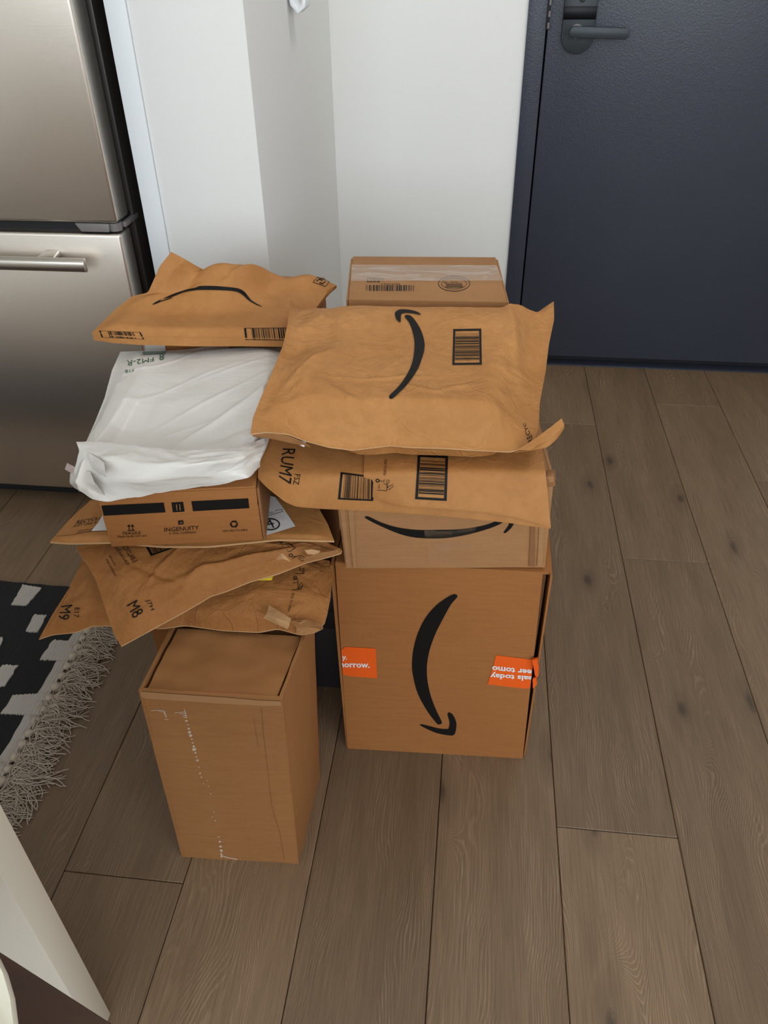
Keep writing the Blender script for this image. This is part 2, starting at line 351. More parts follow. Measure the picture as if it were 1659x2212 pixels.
# ------------------------------------------------------------------ prints: thin ink films laid on the surfaces
def bvh_of(*objs):
    V = []; F = []
    for o in objs:
        k = len(V); off = OFF[o.name]
        V += [tuple(np.array(v.co)+off) for v in o.data.vertices]; F += [[i+k for i in p.vertices] for p in o.data.polygons]
    return BVHTree.FromPolygons(V, F)
def lay(name, shapes, bvh, mat, parent, eps=0.0006, maxlen=9.0, label=None, kind=None):
    """shapes: list of (verts2d in photo pixels, faces). Each vertex is laid on the surface it covers."""
    if name in ('lettering', 'green_print', 'bar_print_and_slot_dark', 'arrow_print') and len(shapes) > 1:
        for sh in shapes: lay(name, [sh], bvh, mat, parent, eps, maxlen, label, kind)
        return None
    bm = bmesh.new()
    for v2, fs in shapes:
        vs = [bm.verts.new((p[0], p[1], 0)) for p in v2]
        for f in fs:
            try: bm.faces.new([vs[i] for i in f])
            except ValueError: pass
    bmesh.ops.triangulate(bm, faces=bm.faces[:])
    for _ in range(5):
        le = [e for e in bm.edges if e.calc_length() > maxlen]
        if not le: break
        bmesh.ops.subdivide_edges(bm, edges=le, cuts=1); bmesh.ops.triangulate(bm, faces=[f for f in bm.faces if len(f.verts) > 3])
    O = Vector(CAMP); bad = []; cen = sum((v.co for v in bm.verts), Vector())/max(1, len(bm.verts))
    for v in bm.verts:
        d = Vector(ray(v.co.x, v.co.y)).normalized(); loc, nor, idx, dist = bvh.ray_cast(O, d)
        if loc is None:
            for k in range(1, 8):
                d = Vector(ray(v.co.x+(cen.x-v.co.x)*0.03*k, v.co.y+(cen.y-v.co.y)*0.03*k)).normalized(); loc, nor, idx, dist = bvh.ray_cast(O, d)
                if loc is not None: break
        if loc is None: bad.append(v); continue
        if nor.dot(d) > 0: nor = -nor
        v.co = loc+nor*eps-d*eps*0.6
    bmesh.ops.delete(bm, geom=bad, context='VERTS')
    for f in bm.faces:
        f.normal_update()
        if f.normal.dot(f.calc_center_median()-O) > 0: f.normal_flip()
    bm.verts.index_update()
    V = [v.co[:] for v in bm.verts]; F = [[v.index for v in f.verts] for f in bm.faces]; bm.free()
    if not F: return None
    return mk(name, V, F, mat, parent, label=label, kind=kind)
def qmap(q):
    a, b, c, d = [np.array(p, float) for p in q]        # TL TR BR BL
    return lambda u, v: (1-u)*(1-v)*a+u*(1-v)*b+u*v*c+(1-u)*v*d
def poly(pts):
    if len(pts) <= 4: return (list(pts), [tuple(range(len(pts)))])
    n = len(pts); r = delaunay_2d_cdt([Vector((p[0], p[1])) for p in pts], [(i, (i+1) % n) for i in range(n)], [], 1, 1e-5)
    return ([(v.x, v.y) for v in r[0]], [tuple(f) for f in r[2]])
def spoly(pts):
    P = np.array(pts, float); n = len(P); out = []
    for i in range(n):
        a, b, c, d = P[i-1], P[i], P[(i+1) % n], P[(i+2) % n]
        for t in (0.0, 0.33, 0.67): out.append(0.5*(2*b+(c-a)*t+(2*a-5*b+4*c-d)*t*t+(3*b-a-3*c+d)*t**3))
    return poly(out)
def quad(q, u0=0, u1=1, v0=0, v1=1):
    m = qmap(q); return poly([m(u0, v0), m(u1, v0), m(u1, v1), m(u0, v1)])
_tc = {}
def text2d(s, bold=0.0):
    if (s, bold) in _tc: return _tc[(s, bold)]
    cu = bpy.data.curves.new('txt', 'FONT'); cu.body = s; cu.resolution_u = 2; cu.offset = bold; cu.fill_mode = 'FRONT'
    ob = bpy.data.objects.new('txt', cu); COL.objects.link(ob)
    dg = bpy.context.evaluated_depsgraph_get(); me = ob.evaluated_get(dg).to_mesh()
    V = np.array([v.co[:2] for v in me.vertices]); F = [tuple(p.vertices) for p in me.polygons]
    ob.evaluated_get(dg).to_mesh_clear(); bpy.data.objects.remove(ob, do_unlink=True); bpy.data.curves.remove(cu)
    lo = V.min(0); hi = V.max(0); V = (V-lo)/(hi-lo); _tc[(s, bold)] = (V, F); return V, F
def text(s, q, bold=0.0):
    V, F = text2d(s, bold); m = qmap(q); return ([m(v[0], 1-v[1]) for v in V], F)
def barcode(q, seed=0, frame=0.07, horiz=True, margin=0.13, n=22, aspect=1.0):
    """frame plus bars; horiz: bars run along u"""
    rs = random.Random(seed); out = []; fu, fv = frame, frame*aspect
    if frame: out += [quad(q, 0, 1, 0, fv), quad(q, 0, 1, 1-fv, 1), quad(q, 0, fu, 0, 1), quad(q, 1-fu, 1, 0, 1)]
    s = margin
    while s < 1-margin:
        w = rs.choice((0.006, 0.009, 0.012, 0.022, 0.03)); g = rs.choice((0.008, 0.012, 0.02, 0.03))
        if horiz: out.append(quad(q, fu+0.01, 1-fu-0.01, s, s+w))
        else: out.append(quad(q, s, s+w, fv+0.01, 1-fv-0.01))
        s += w+g
    return out
def stroke(pts, w):
    out = []
    for a, b in zip(pts[:-1], pts[1:]):
        a = np.array(a, float); b = np.array(b, float); t = b-a; L = np.linalg.norm(t)+1e-9; n = np.array((-t[1], t[0]))/L*w/2; t = t/L*w*0.3
        out.append(poly([a-t+n, b+t+n, b+t-n, a-t-n]))
    return out
def ell(cx, cy, rx, ry, w, n=40):
    P = [(cx+rx*math.cos(2*math.pi*k/n), cy+ry*math.sin(2*math.pi*k/n)) for k in range(n+1)]; return stroke(P, w)
def sc(x0, y0, s, pts): return [(x0+a*s, y0+b*s) for a, b in pts]

# ------------------------------------------------------------------ the room
X_SIDE, Y_COL, Y_DOOR, CEIL = -0.432, 1.605, 2.478, 2.60
XL, XR, YB = -2.4, 1.9, -3.2
PW = 0.1953
floor = bx('floor', XL, XR, YB, 2.62, -0.06, -0.0095, M['subfloor'], bev=0, kind='structure')
PL = 1.325; gap = 0.0011
rng = random.Random(3); meshes = {}
known = {0: 0.758, 1: 1.468, 2: 2.227, -4: 0.599, -1: 0.15, -2: 0.95, -3: 0.22, -5: 1.30, 3: 0.5, -6: 0.35}
x_d = 0.155*HC
for r in range(-14, 10):
    xa = x_d+r*PW; xb = xa+PW
    if xb < XL+0.02 or xa > XR-0.02: continue
    j0 = known.get(r, rng.uniform(0, PL)); y = j0-PL*4
    while y < Y_DOOR+0.1:
        a, b = max(y, YB), min(y+PL, Y_DOOR+0.12)
        if b-a > 0.03:
            X0, X1 = max(xa, XL), min(xb, XR); key = (round(X1-X0, 4), round(b-a, 4))
            if key not in meshes:
                w, l = X1-X0-gap, b-a-gap
                v, f = bevelled(box8(-w/2, w/2, -l/2, l/2, -0.0095, 0.0), HF, 0.0012, 1)
                me = bpy.data.meshes.new('floor_plank'); me.from_pydata(v, [], f); me.materials.append(M['floor']); meshes[key] = me
            o = bpy.data.objects.new('plank', meshes[key]); COL.objects.link(o); o.location = ((X0+X1)/2, (a+b)/2, 0); o.parent = floor
        y += PL
bx('ceiling', XL, XR, YB, 2.62, CEIL, CEIL+0.06, M['wall'], bev=0, kind='structure')
bx('wall_back', X_SIDE, 0.0994, Y_DOOR, 2.62, 0, CEIL, M['wall'], bev=0, kind='structure')
wr = bx('wall_back', 1.115, XR, Y_DOOR, 2.62, 0, CEIL, M['wall'], bev=0, kind='structure')
bx('wall_back', 0.0994, 1.115, Y_DOOR, 2.62, 2.09, CEIL, M['wall'], bev=0, kind='structure')
bx('wall_left', -0.645, X_SIDE, Y_COL, 2.62, 0, CEIL, M['wall'], bev=0.0012, kind='structure')
bx('trim_1', -0.686, -0.646, Y_COL-0.004, 2.30, 0, CEIL, M['trim'], bev=0.0012, kind='structure')
bx('wall_kitchen', XL, -0.646, 2.32, 2.62, 0, CEIL, M['wall'], bev=0, kind='structure')
bx('wall_far_left', XL-0.08, XL, YB, 2.62, 0, CEIL, M['wall'], bev=0, kind='structure')
bx('wall_right', XR, XR+0.08, -0.6, 2.62, 0, CEIL, M['wall'], bev=0, kind='structure')
bx('wall_right', XR, XR+0.08, YB, -2.0, 0, CEIL, M['wall'], bev=0, kind='structure')
bx('wall_right', XR, XR+0.08, -2.0, -0.6, 0, 0.95, M['wall'], bev=0, kind='structure')
bx('wall_right', XR, XR+0.08, -2.0, -0.6, 2.25, CEIL, M['wall'], bev=0, kind='structure')
wn2 = bpy.data.objects.new('added_window_2', None); COL.objects.link(wn2); wn2['kind'] = 'structure'; wn2.location = (XR, -1.3, 0.95); OFF[wn2.name] = np.array((XR, -1.3, 0.95))  # unseen window frame, added to go with the side fill light
for a in (-2.0, -1.32, -0.64): bx('window_mullion', XR+0.02, XR+0.06, a, a+0.04, 0.95, 2.25, M['trim'], wn2, bev=0.002)
for a in (0.95, 2.21): bx('window_rail', XR+0.015, XR+0.065, -2.0, -0.6, a, a+0.04, M['trim'], wn2, bev=0.002)
# rear wall with the window the daylight comes through
bx('wall_rear', XL, -1.40, YB-0.1, YB, 0, CEIL, M['wall'], bev=0, kind='structure')
bx('wall_rear', 1.70, XR, YB-0.1, YB, 0, CEIL, M['wall'], bev=0, kind='structure')
bx('wall_rear', -1.40, 1.70, YB-0.1, YB, 0, 1.0, M['wall'], bev=0, kind='structure')
bx('wall_rear', -1.40, 1.70, YB-0.1, YB, 2.42, CEIL, M['wall'], bev=0, kind='structure')
wn = bpy.data.objects.new('window_1', None); COL.objects.link(wn); wn['kind'] = 'structure'; wn.location = (0.15, YB, 1.0); OFF[wn.name] = np.array((0.15, YB, 1.0))
for a in (-1.40, 0.13, 1.66): bx('window_mullion', a, a+0.04, YB-0.06, YB-0.02, 1.0, 2.42, M['trim'], wn, bev=0.002)
for a in (1.0, 2.38): bx('window_rail', -1.40, 1.70, YB-0.065, YB-0.025, a, a+0.04, M['trim'], wn, bev=0.002)

# door
dr = bpy.data.objects.new('door_1', None); COL.objects.link(dr); dr['kind'] = 'structure'; dr.location = (0.6, Y_DOOR, 0); OFF[dr.name] = np.array((0.6, Y_DOOR, 0.0))
bx('door_frame', 0.0994, 0.1495, Y_DOOR-0.012, 2.60, 0, 2.09, M['door'], dr, bev=0.002)
bx('door_frame', 1.065, 1.115, Y_DOOR-0.012, 2.60, 0, 2.09, M['door'], dr, bev=0.002)
bx('door_frame', 0.1495, 1.065, Y_DOOR-0.012, 2.60, 2.045, 2.09, M['door'], dr, bev=0.002)
bx('door_slab', 0.1540, 1.061, Y_DOOR-0.008, 2.54, 0.034, 2.042, M['door'], dr, bev=0.0025)
bx('under_door_dark', 0.1500, 1.064, Y_DOOR+0.035, 2.54, 0.0035, 0.0335, M['black'], dr, bev=0)  # black strip puts the shade of the gap under the door into colour
bx('threshold', 0.1000, 1.114, Y_DOOR-0.010, 2.56, 0, 0.0030, M['door'], dr, bev=0.002)
bx('door_stop', 0.146, 1.068, 2.545, 2.60, 0, 2.05, M['black'], dr, bev=0)
bx('hinge_leaf', 0.1485, 0.1555, Y_DOOR-0.0165, Y_DOOR-0.004, 0.968, 1.075, M['black'], dr, bev=0.001)
for k in range(4):
    v, f = tube([(0.1545, Y_DOOR-0.0175, 0.972+k*0.026), (0.1545, Y_DOOR-0.0175, 0.985+k*0.026)], 0.0030, 10); mk('hinge_knuckle', v, f, M['grey_plastic'], dr, smoothf=True, autos=40)
def stadium(x0, x1, z0, z1, y0, y1, n=20, top=True):
    """upright plate with a round foot (and round top)"""
    r = (x1-x0)/2; cx = (x0+x1)/2; P = []
    for k in range(n+1): q = math.pi+math.pi*k/n; P.append((cx+r*math.cos(q), z0+r+r*math.sin(q)))
    if top:
        for k in range(n+1): q = math.pi*k/n; P.append((cx+r*math.cos(q), z1-r+r*math.sin(q)))
    else: P += [(x1, z1), (x0, z1)]
    m = len(P); V = [(a, y0, b) for a, b in P]+[(a, y1, b) for a, b in P]
    return bevelled(V, [tuple(range(m)), tuple(range(2*m-1, m-1, -1))]+[(i, i+m, (i+1) % m+m, (i+1) % m) for i in range(m)], 0.002, 2)
v, f = stadium(0.190, 0.274, 0.914, 1.20, Y_DOOR-0.030, Y_DOOR-0.008); lk = mk('lock_plate', v, f, M['lock'], dr, smoothf=True, autos=40)
bx('display', 0.1905, 0.2735, Y_DOOR-0.0315, Y_DOOR-0.028, 0.993, 1.022, M['glass_black'], lk, bev=0.0008)
v, f = stadium(0.226, 0.242, 1.031, 1.07, Y_DOOR-0.036, Y_DOOR-0.029); mk('thumb_button', v, f, M['lock'], lk, smoothf=True, autos=40)
def disc_y(cx, cz, r, y0, y1, n=32): return tube([(cx, y0, cz), (cx, y1, cz)], r, n)
v, f = disc_y(0.228, 0.967, 0.0165, Y_DOOR-0.036, Y_DOOR-0.028); mk('rose_ring', v, f, M['grey_plastic'], lk, smoothf=True, autos=40)
v, f = disc_y(0.228, 0.967, 0.0125, Y_DOOR-0.072, Y_DOOR-0.034); mk('lever_neck', v, f, M['lock'], lk, smoothf=True, autos=40)
ln = 0.126; m4 = 14; P = []
for k in range(m4+1): q = math.pi/2+math.pi*k/m4; P.append((0.013*math.cos(q), 0.013*math.sin(q)))
for k in range(m4+1): q = -math.pi/2+math.pi*k/m4; P.append((ln+0.013*math.cos(q), 0.013*math.sin(q)-0.004))
m = len(P); V = [(0.2185+a, Y_DOOR-0.080, 0.9695+b) for a, b in P]+[(0.2185+a, Y_DOOR-0.068, 0.9695+b) for a, b in P]
v, f = bevelled(V, [tuple(range(m)), tuple(range(2*m-1, m-1, -1))]+[(i, i+m, (i+1) % m+m, (i+1) % m) for i in range(m)], 0.0015, 2)
mk('lever', v, f, M['lock'], lk, smoothf=True, autos=40)

# hook on the side wall
hk = root('wall_hook', 'small white plastic hook on the grey-shaded side wall', 'hook', (X_SIDE, 2.02, 1.04))
P = [(X_SIDE+0.0005, 1.955, 1.20), (X_SIDE+0.0005, 1.955, 1.075)]
path = [(0.004, 1.16), (0.004, 1.10), (0.010, 1.075), (0.022, 1.062), (0.034, 1.072), (0.037, 1.09)]
yc = 1.99; V = []; F = []
for k, (a, b) in enumerate(path):
    t = np.array(path[min(k+1, len(path)-1)])-np.array(path[max(k-1, 0)]); t = t/np.linalg.norm(t); n = np.array((-t[1], t[0]))*0.0042
    for s in (1, -1):
        for w in (-0.030, 0.030): V.append((X_SIDE+0.0012+a+s*n[0], yc+w, b+s*n[1]-0.012))
for k in range(len(path)-1):
    a = k*4; F += [(a, a+1, a+5, a+4), (a+2, a+6, a+7, a+3), (a, a+4, a+6, a+2), (a+1, a+3, a+7, a+5)]
F += [(0, 2, 3, 1), (len(V)-4, len(V)-3, len(V)-1, len(V)-2)]
v, f = bevelled(V, F, 0.0012, 2); mk('hook', v, f, M['trim'], hk, smoothf=True, autos=60)
bx('back_plate', X_SIDE, X_SIDE+0.0045, yc-0.034, yc+0.034, 1.08, 1.19, M['trim'], hk, bev=0.0015)

# ------------------------------------------------------------------ refrigerator
FX, FY = -0.722, 1.548
fr = root('refrigerator', 'stainless steel refrigerator with a freezer drawer beside the white panel', 'refrigerator', (-1.17, 1.9, 0))
bx('cabinet', -1.617, FX+0.003, 1.628, 2.29, 0.035, 1.78, M['fridge_body'], fr, bev=0.003)
for xa, xb in ((-1.614, -1.172), (-1.166, FX)):
    d = bx('door', xa, xb, FY, 1.612, 0.722, 1.775, M['steel'], fr, bev=0.006, seg=3)
    bx('door_gasket', xa+0.012, xb-0.012, 1.612, 1.628, 0.735, 1.76, M['black'], d, bev=0)
d = bx('freezer_drawer', -1.614, FX, FY, 1.605, 0.052, 0.700, M['steel'], fr, bev=0.006, seg=3)
bx('drawer_gasket', -1.602, FX-0.012, 1.605, 1.628, 0.07, 0.69, M['black'], d, bev=0)
bx('centre_rail', -1.60, FX-0.004, 1.575, 1.63, 0.698, 0.724, M['black'], fr, bev=0)
hv = [(-0.803, FY+0.002, 0.7035), (FX-0.022, FY+0.002, 0.7035), (FX-0.022, 1.60, 0.7035), (-0.803, 1.60, 0.7035), (-0.815, FY+0.004, 0.7195), (FX-0.020, FY+0.004, 0.7195), (FX-0.020, 1.60, 0.7195), (-0.815, 1.60, 0.7195)]
hexa('hinge_cover', hv, M['grey_plastic'], fr, bev=0.001)
v, f = tube([(FX-0.014, FY+0.020, 0.7035), (FX-0.014, FY+0.020, 0.7195)], 0.0135, 18); mk('hinge_pin', v, f, M['grey_plastic'], fr, smoothf=True, autos=40)
bx('hinge_arm', FX-0.018, FX+0.004, FY+0.03, 1.65, 0.706, 0.716, M['grey_plastic'], fr, bev=0.001)
bx('kick_plate', -1.60, FX-0.02, 1.60, 1.63, 0.0, 0.05, M['black'], fr, bev=0)
# bar handle of the drawer
hz = at(90, 572, y=1.492); xe = at(183, 570, y=1.492)[0]
prof = [(0.0, 0.013), (-0.004, 0.0125), (-0.009, 0.008), (-0.0105, 0.0), (-0.009, -0.008), (-0.004, -0.0125), (0.0, -0.013), (0.004, -0.0125), (0.004, 0.0125)]
V = []; xs = [-1.54, xe]
for x in xs: V += [(x, 1.496+a, hz[2]+b*1.05) for a, b in prof]
mm = len(prof); v, f = bevelled(V, [tuple(range(mm)), tuple(range(2*mm-1, mm-1, -1))]+[(i, i+mm, (i+1) % mm+mm, (i+1) % mm) for i in range(mm)], 0.0012, 2)
hb = mk('drawer_handle', v, f, M['handle'], fr, smoothf=True, autos=35)
for x in (at(108, 553, y=1.53)[0], -1.45):
    c = [(x-0.020, 1.498, hz[2]-0.006), (x+0.020, 1.498, hz[2]-0.006), (x+0.014, FY, hz[2]-0.004), (x-0.014, FY, hz[2]-0.004), (x-0.020, 1.498, hz[2]+0.009), (x+0.020, 1.498, hz[2]+0.009), (x+0.014, FY, hz[2]+0.013), (x-0.014, FY, hz[2]+0.013)]
    hexa('handle_bracket', c, M['handle'], hb, bev=0.003)

# unseen ceiling lamps; the one near the door is added for its light
lp = root('unseen_ceiling_lamp', 'square white ceiling lamp above the kitchen floor', 'lamp', (-0.55, 0.25, CEIL))
bx('housing', -1.12, 0.02, -0.32, 0.82, 2.52, CEIL, M['lamp'], lp, bev=0.004)
lp2 = root('unseen_ceiling_lamp', 'small square white unseen lamp added near the entrance door for fill light', 'lamp', (0.35, 1.85, CEIL))
bx('housing', 0.09, 0.61, 1.59, 2.11, 2.52, CEIL, M['lamp'], lp2, bev=0.004)

# ------------------------------------------------------------------ rug
RX, RY0, RY1 = -0.775, 0.46, 1.238
rug = root('woven_rug', 'black and cream woven cotton rug with knotted fringe', 'rug', (-1.4, 0.77, 0))
def ribbed(name, poly4, h, mat, par, pitch=0.0075, amp=0.0012, z0=0.0015, jag=0.004, seed=1):
    """flat-woven patch: ribs run across it. poly4 = floor corners (x,y): far-left, far-right, near-right, near-left"""
    a, b, c, d = [np.array(p, float) for p in poly4]; nu = max(6, int(np.linalg.norm(b-a)/pitch*6)); nv = max(6, int(np.linalg.norm(d-a)/0.008)); nu = min(nu, 400)
    U, Vv = np.meshgrid(np.linspace(0, 1, nu), np.linspace(0, 1, nv))
    P = ((1-U)*(1-Vv))[..., None]*a+(U*(1-Vv))[..., None]*b+(U*Vv)[..., None]*c+((1-U)*Vv)[..., None]*d
    edge = perlin(U*31, Vv*0.0, seed)*jag; eb = perlin(Vv*23, U*0.0, seed+4)*jag
    P[..., 1] += edge*np.abs(2*Vv-1); P[..., 0] += eb*np.abs(2*U-1)
    z = z0+h+amp*np.abs(np.sin(math.pi*P[..., 0]/pitch))+0.0006*perlin(P[..., 0]*60, P[..., 1]*60, seed)
    T = np.concatenate([P, z[..., None]], -1); B = T.copy(); B[..., 2] = z0
    V, F = sheet(T, B); return mk(name, V, F, mat, par, smoothf=True, autos=50)
ribbed('weave', [(-2.1, RY1), (RX-0.014, RY1), (RX-0.014, RY0), (-2.1, RY0)], 0.0060, M['rug_black'], rug, pitch=0.012, amp=0.0008, z0=0.0006, jag=0.006)
ribbed('border', [(RX-0.024, RY1-0.03), (RX, RY1-0.03), (RX, RY0), (RX-0.024, RY0)], 0.0066, M['rug_cream'], rug, amp=0.0014, z0=0.0006)
Z8 = lambda a, b: at(a*0.2713, 1240+b*0.2713, z=0.008)[:2]
for q in ([(180, 88), (332, 112), (210, 253), (92, 246)], [(272, 325), (372, 330), (300, 466), (205, 460)], [(420, 530), (640, 540), (560, 692), (308, 686)],
          [(20, 727), (142, 732), (34, 897), (-80, 893)], [(108, 966), (420, 950), (330, 1130), (8, 1112)], [(-60, 500), (28, 508), (0, 582), (-90, 580)]):
    ribbed('cream_block', [Z8(*p) for p in q], 0.0078, M['rug_cream'], rug, amp=0.0014, z0=0.001, jag=0.005, seed=len(bpy.data.objects))
rs = np.random.RandomState(11)
yk = RY0+0.02
ico = bmesh.new(); bmesh.ops.create_icosphere(ico, subdivisions=2, radius=1.0); IV = np.array([v.co[:] for v in ico.verts]); IFc = [[v.index for v in f.verts] for f in ico.faces]; ico.free()
while yk < RY1-0.015:
    parts = []; base = np.array((RX+0.010, yk, 0.008)); ang0 = rs.uniform(-0.8, 0.8); L0 = rs.uniform(0.065, 0.105)
    for s in range(60):
        a = ang0+rs.normal(0, 0.30); L = L0*rs.uniform(0.55, 1.2); bend = rs.normal(0, 1.6); lift = rs.uniform(0.004, 0.024)
        pts = []; x, y, h = 0.0, 0.0, a; n = 12
        for k in range(n):
            t = k/(n-1); pts.append((base[0]+x, base[1]+y+rs.normal(0, 0.0006), 0.0025+lift*math.sin(math.pi*min(1, t*0.9+0.12))*(1-0.6*t)+rs.uniform(0, 0.001)))
            h += bend/n+rs.normal(0, 0.30); x += math.cos(h)*L/n; y += math.sin(h)*L/n
        parts.append(tube(pts, 0.0010, 4))
    v, f = merge(parts); ts = mk('tassel', v, f, M['yarn'], rug, smoothf=True)
    r = rs.uniform(0.0085, 0.0105); nv = IV*np.array((1.05, 1.0, 0.9))*r*(1+0.07*perlin(IV[:, 0]*3+yk*40, IV[:, 1]*3+IV[:, 2]*2))[:, None]+np.array((RX+0.006, yk, 0.0105))
    mk('knot', nv, IFc, M['yarn'], ts, smoothf=True)
    yk += rs.uniform(0.0235, 0.030)

# ------------------------------------------------------------------ white desk end, dark table and bowl in the lower left corner
dk = root('white_desk', 'cream white desk end panel standing at the lower left', 'desk', (-0.80, 0.39, 0))
bx('end_panel', -0.90, -0.441, 0.370, 0.4095, 0, 0.74, M['desk'], dk, bev=0.002)
bx('desk_top', -1.5, -0.435, 0.340, 0.92, 0.74, 0.765, M['desk'], dk, bev=0.002) if False else bx('desk_top', -1.6, -0.441, 0.36, 0.4295, 0.74, 0.765, M['desk'], dk, bev=0.002)
bx('end_panel', -1.6, -1.56, 0.370, 0.4095, 0, 0.74, M['desk'], dk, bev=0.002)
e0 = at(25, 2071, z=0.72)[:2]; e1 = at(245, 2212, z=0.72)[:2]; ed = (e1-e0)/np.linalg.norm(e1-e0); en = np.array((ed[1], -ed[0])); en = en if en[1] < 0 else -en
A = e0-ed*0.40; B = e1+ed*0.22; C = B+en*0.95; D = A+en*0.95
tb = root('wooden_table', 'dark brown wooden table in the lower left corner of the picture', 'table', ((A[0]+C[0])/2, (A[1]+C[1])/2, 0))
hexa('table_top', [(*D, .695), (*C, .695), (*B, .695), (*A, .695), (*D, .72), (*C, .72), (*B, .72), (*A, .72)], M['darkwood'], tb, bev=0.002)
for P0 in (A, B, C, D):
    cc = (A+B+C+D)/4; c = P0+(cc-P0)*0.12; bx('leg', c[0]-.018, c[0]+.018, c[1]-.018, c[1]+.018, 0, .695, M['darkwood'], tb, bev=0.002)
rim = at(58, 2190, z=0.80); cxy = np.array((rim[0]-0.085, rim[1]-0.055))
prof = [(0.0, 0.0), (0.05, 0.0), (0.052, 0.006), (0.075, 0.03), (0.092, 0.06), (0.098, 0.082), (0.0965, 0.085), (0.094, 0.082), (0.088, 0.06), (0.07, 0.034), (0.03, 0.018), (0.0, 0.016)]
v, f = lathe(prof, (cxy[0], cxy[1], 0.7205), 48)
mk('bowl', v, f, M['ceramic'], None, smoothf=True, autos=50, origin=(cxy[0], cxy[1], 0.7205), label='cream ceramic bowl on the dark brown wooden table', cat='bowl')

# ------------------------------------------------------------------ boxes
Z6 = lambda pts: sc(680, 1080, 0.33756, pts)
# R1: tall box on the floor
T1 = 0.442
R1 = root('tall_cardboard_box', 'tall brown box on the floor with two orange labels and a black arrow', 'box', (-0.023, 1.14, 0))
fp = panel('front_flap', [at(751, 1617, z=0.001), at(1129, 1639, z=0.001), at(1173, 1236, z=T1-0.001), at(724, 1215, z=T1-0.001)], 0.004, M['card_b'], R1, bow=0.002)
panel('side_panel', [(0.139, 0.892, 0.0005), (0.137, 1.405, 0.0005), (0.137, 1.405, T1), (0.136, 0.876, T1)], 0.003, M['card_b'], R1, bow=0.008)
panel('side_panel', [(-0.178, 1.405, 0.0005), (-0.184, 0.878, 0.0005), (-0.188, 0.868, T1), (-0.182, 1.405, T1)], 0.004, M['card_b'], R1, bow=0.006)
panel('back_panel', [(0.136, 1.41, 0.0005), (-0.178, 1.41, 0.0005), (-0.178, 1.41, T1), (0.136, 1.41, T1)], 0.004, M['card_b'], R1, bow=0.002)
panel('top_panel', [(-0.182, 0.878, T1), (0.135, 0.884, T1), (0.134, 1.40, T1), (-0.176, 1.40, T1)], 0.004, M['card_b'], R1, bow=-0.002)
panel('inner_flap', [(-0.178, 0.896, 0.0015), (0.130, 0.902, 0.0015), (0.130, 0.898, T1-0.006), (-0.176, 0.892, T1-0.006)], 0.004, M['card_edge'], R1)
bv = bvh_of(fp)
lay('arrow_print', [spoly(Z6([(900, 602), (912, 610), (908, 625), (870, 670), (820, 760), (770, 860), (735, 960), (718, 1060), (722, 1160), (745, 1260), (780, 1350), (812, 1415), (810, 1430), (795, 1435), (780, 1428), (720, 1350), (660, 1240), (630, 1130), (622, 1050), (632, 950), (660, 850), (710, 750), (780, 670), (850, 620), (885, 603)])),
    spoly(Z6([(852, 1362), (862, 1358), (885, 1375), (905, 1420), (905, 1460), (893, 1500), (860, 1505), (780, 1490), (710, 1460), (675, 1440), (680, 1434), (720, 1442), (790, 1460), (845, 1465), (858, 1455), (862, 1420), (850, 1375)])),
    quad(Z6([(1427, 446), (1442, 446), (1442, 460), (1427, 460)]))], bv, M['ink'], R1, maxlen=25)
Z7 = lambda pts: sc(720, 1380, 0.28933, pts)
o1 = lay('orange_label', [poly(Z7([(26, 55), (90, 57), (317, 70), (328, 292), (60, 273), (46, 200)]))], bv, M['orange'], R1, eps=0.0008, maxlen=25, label='orange label on the left edge')
o2 = lay('orange_label', [poly(Z7([(1215, 120), (1480, 152), (1505, 165), (1500, 260), (1482, 374), (1300, 355), (1152, 337), (1190, 215)]))], bv, M['orange'], R1, eps=0.0008, maxlen=25, label='orange label on the right edge')
lay('lettering', [text('ay.', Z7([(44, 122), (105, 124), (103, 163), (46, 160)]), 0.03), text('norrow.', Z7([(48, 176), (272, 181), (273, 213), (52, 208)]), 0.03)], bv, M['ink_w'], o1, eps=0.0014)
lay('lettering', [text('eals today', Z7([(1490, 312), (1170, 292), (1174, 240), (1490, 264)]), 0.03), text('eer tomo', Z7([(1482, 262), (1184, 235), (1186, 196), (1482, 226)]), 0.03)], bv, M['ink_w'], o2, eps=0.0014)
# torn film bits over the right edge
for k, q in enumerate(([(1484, 160), (1522, 150), (1530, 215), (1500, 240)], [(1500, 235), (1535, 200), (1528, 285), (1505, 275)], [(1488, 300), (1512, 288), (1518, 345), (1490, 372)])):
    P = [at(*p, y=0.874+0.003*k) for p in Z7(q)]; P2 = [p+np.array((0.001, 0.004, 0)) for p in P]
    mk('torn_film', P+P2, [(0, 3, 2, 1), (4, 5, 6, 7), (0, 1, 5, 4), (1, 2, 6, 5), (2, 3, 7, 6), (3, 0, 4, 7)], M['orange'], o2)

# R2: box on top of it
R2 = root('taped_cardboard_box', 'tan box with a black smile, resting on the tall orange-labelled box', 'box', (-0.025, 1.14, T1))
T2 = 0.603
z0 = T1+0.0025
r2a = at(747, 1227, z=z0); r2b = at(1177, 1226, z=z0); r2d = np.array((0, 1, 0))*0.53; r2n = np.array(((r2b-r2a)[1], -(r2b-r2a)[0], 0)); r2n = -r2n/np.linalg.norm(r2n)
if r2n[1] < 0: r2n = -r2n
R2B = [r2a, r2b, r2b+r2n*0.525, r2a+r2n*0.525]
R2T = [np.array((-0.173, r2a[1]+0.002, T2)), np.array((0.1205, r2b[1]+0.001, T2)), np.array((*(r2b+r2n*0.525)[:2], T2)), np.array((*(r2a+r2n*0.525)[:2], T2))]
f2 = panel('front_panel', [R2B[0], R2B[1], R2T[1], R2T[0]], 0.004, M['card_l'], R2, bow=0.002, rough=0.0015, seed=2)
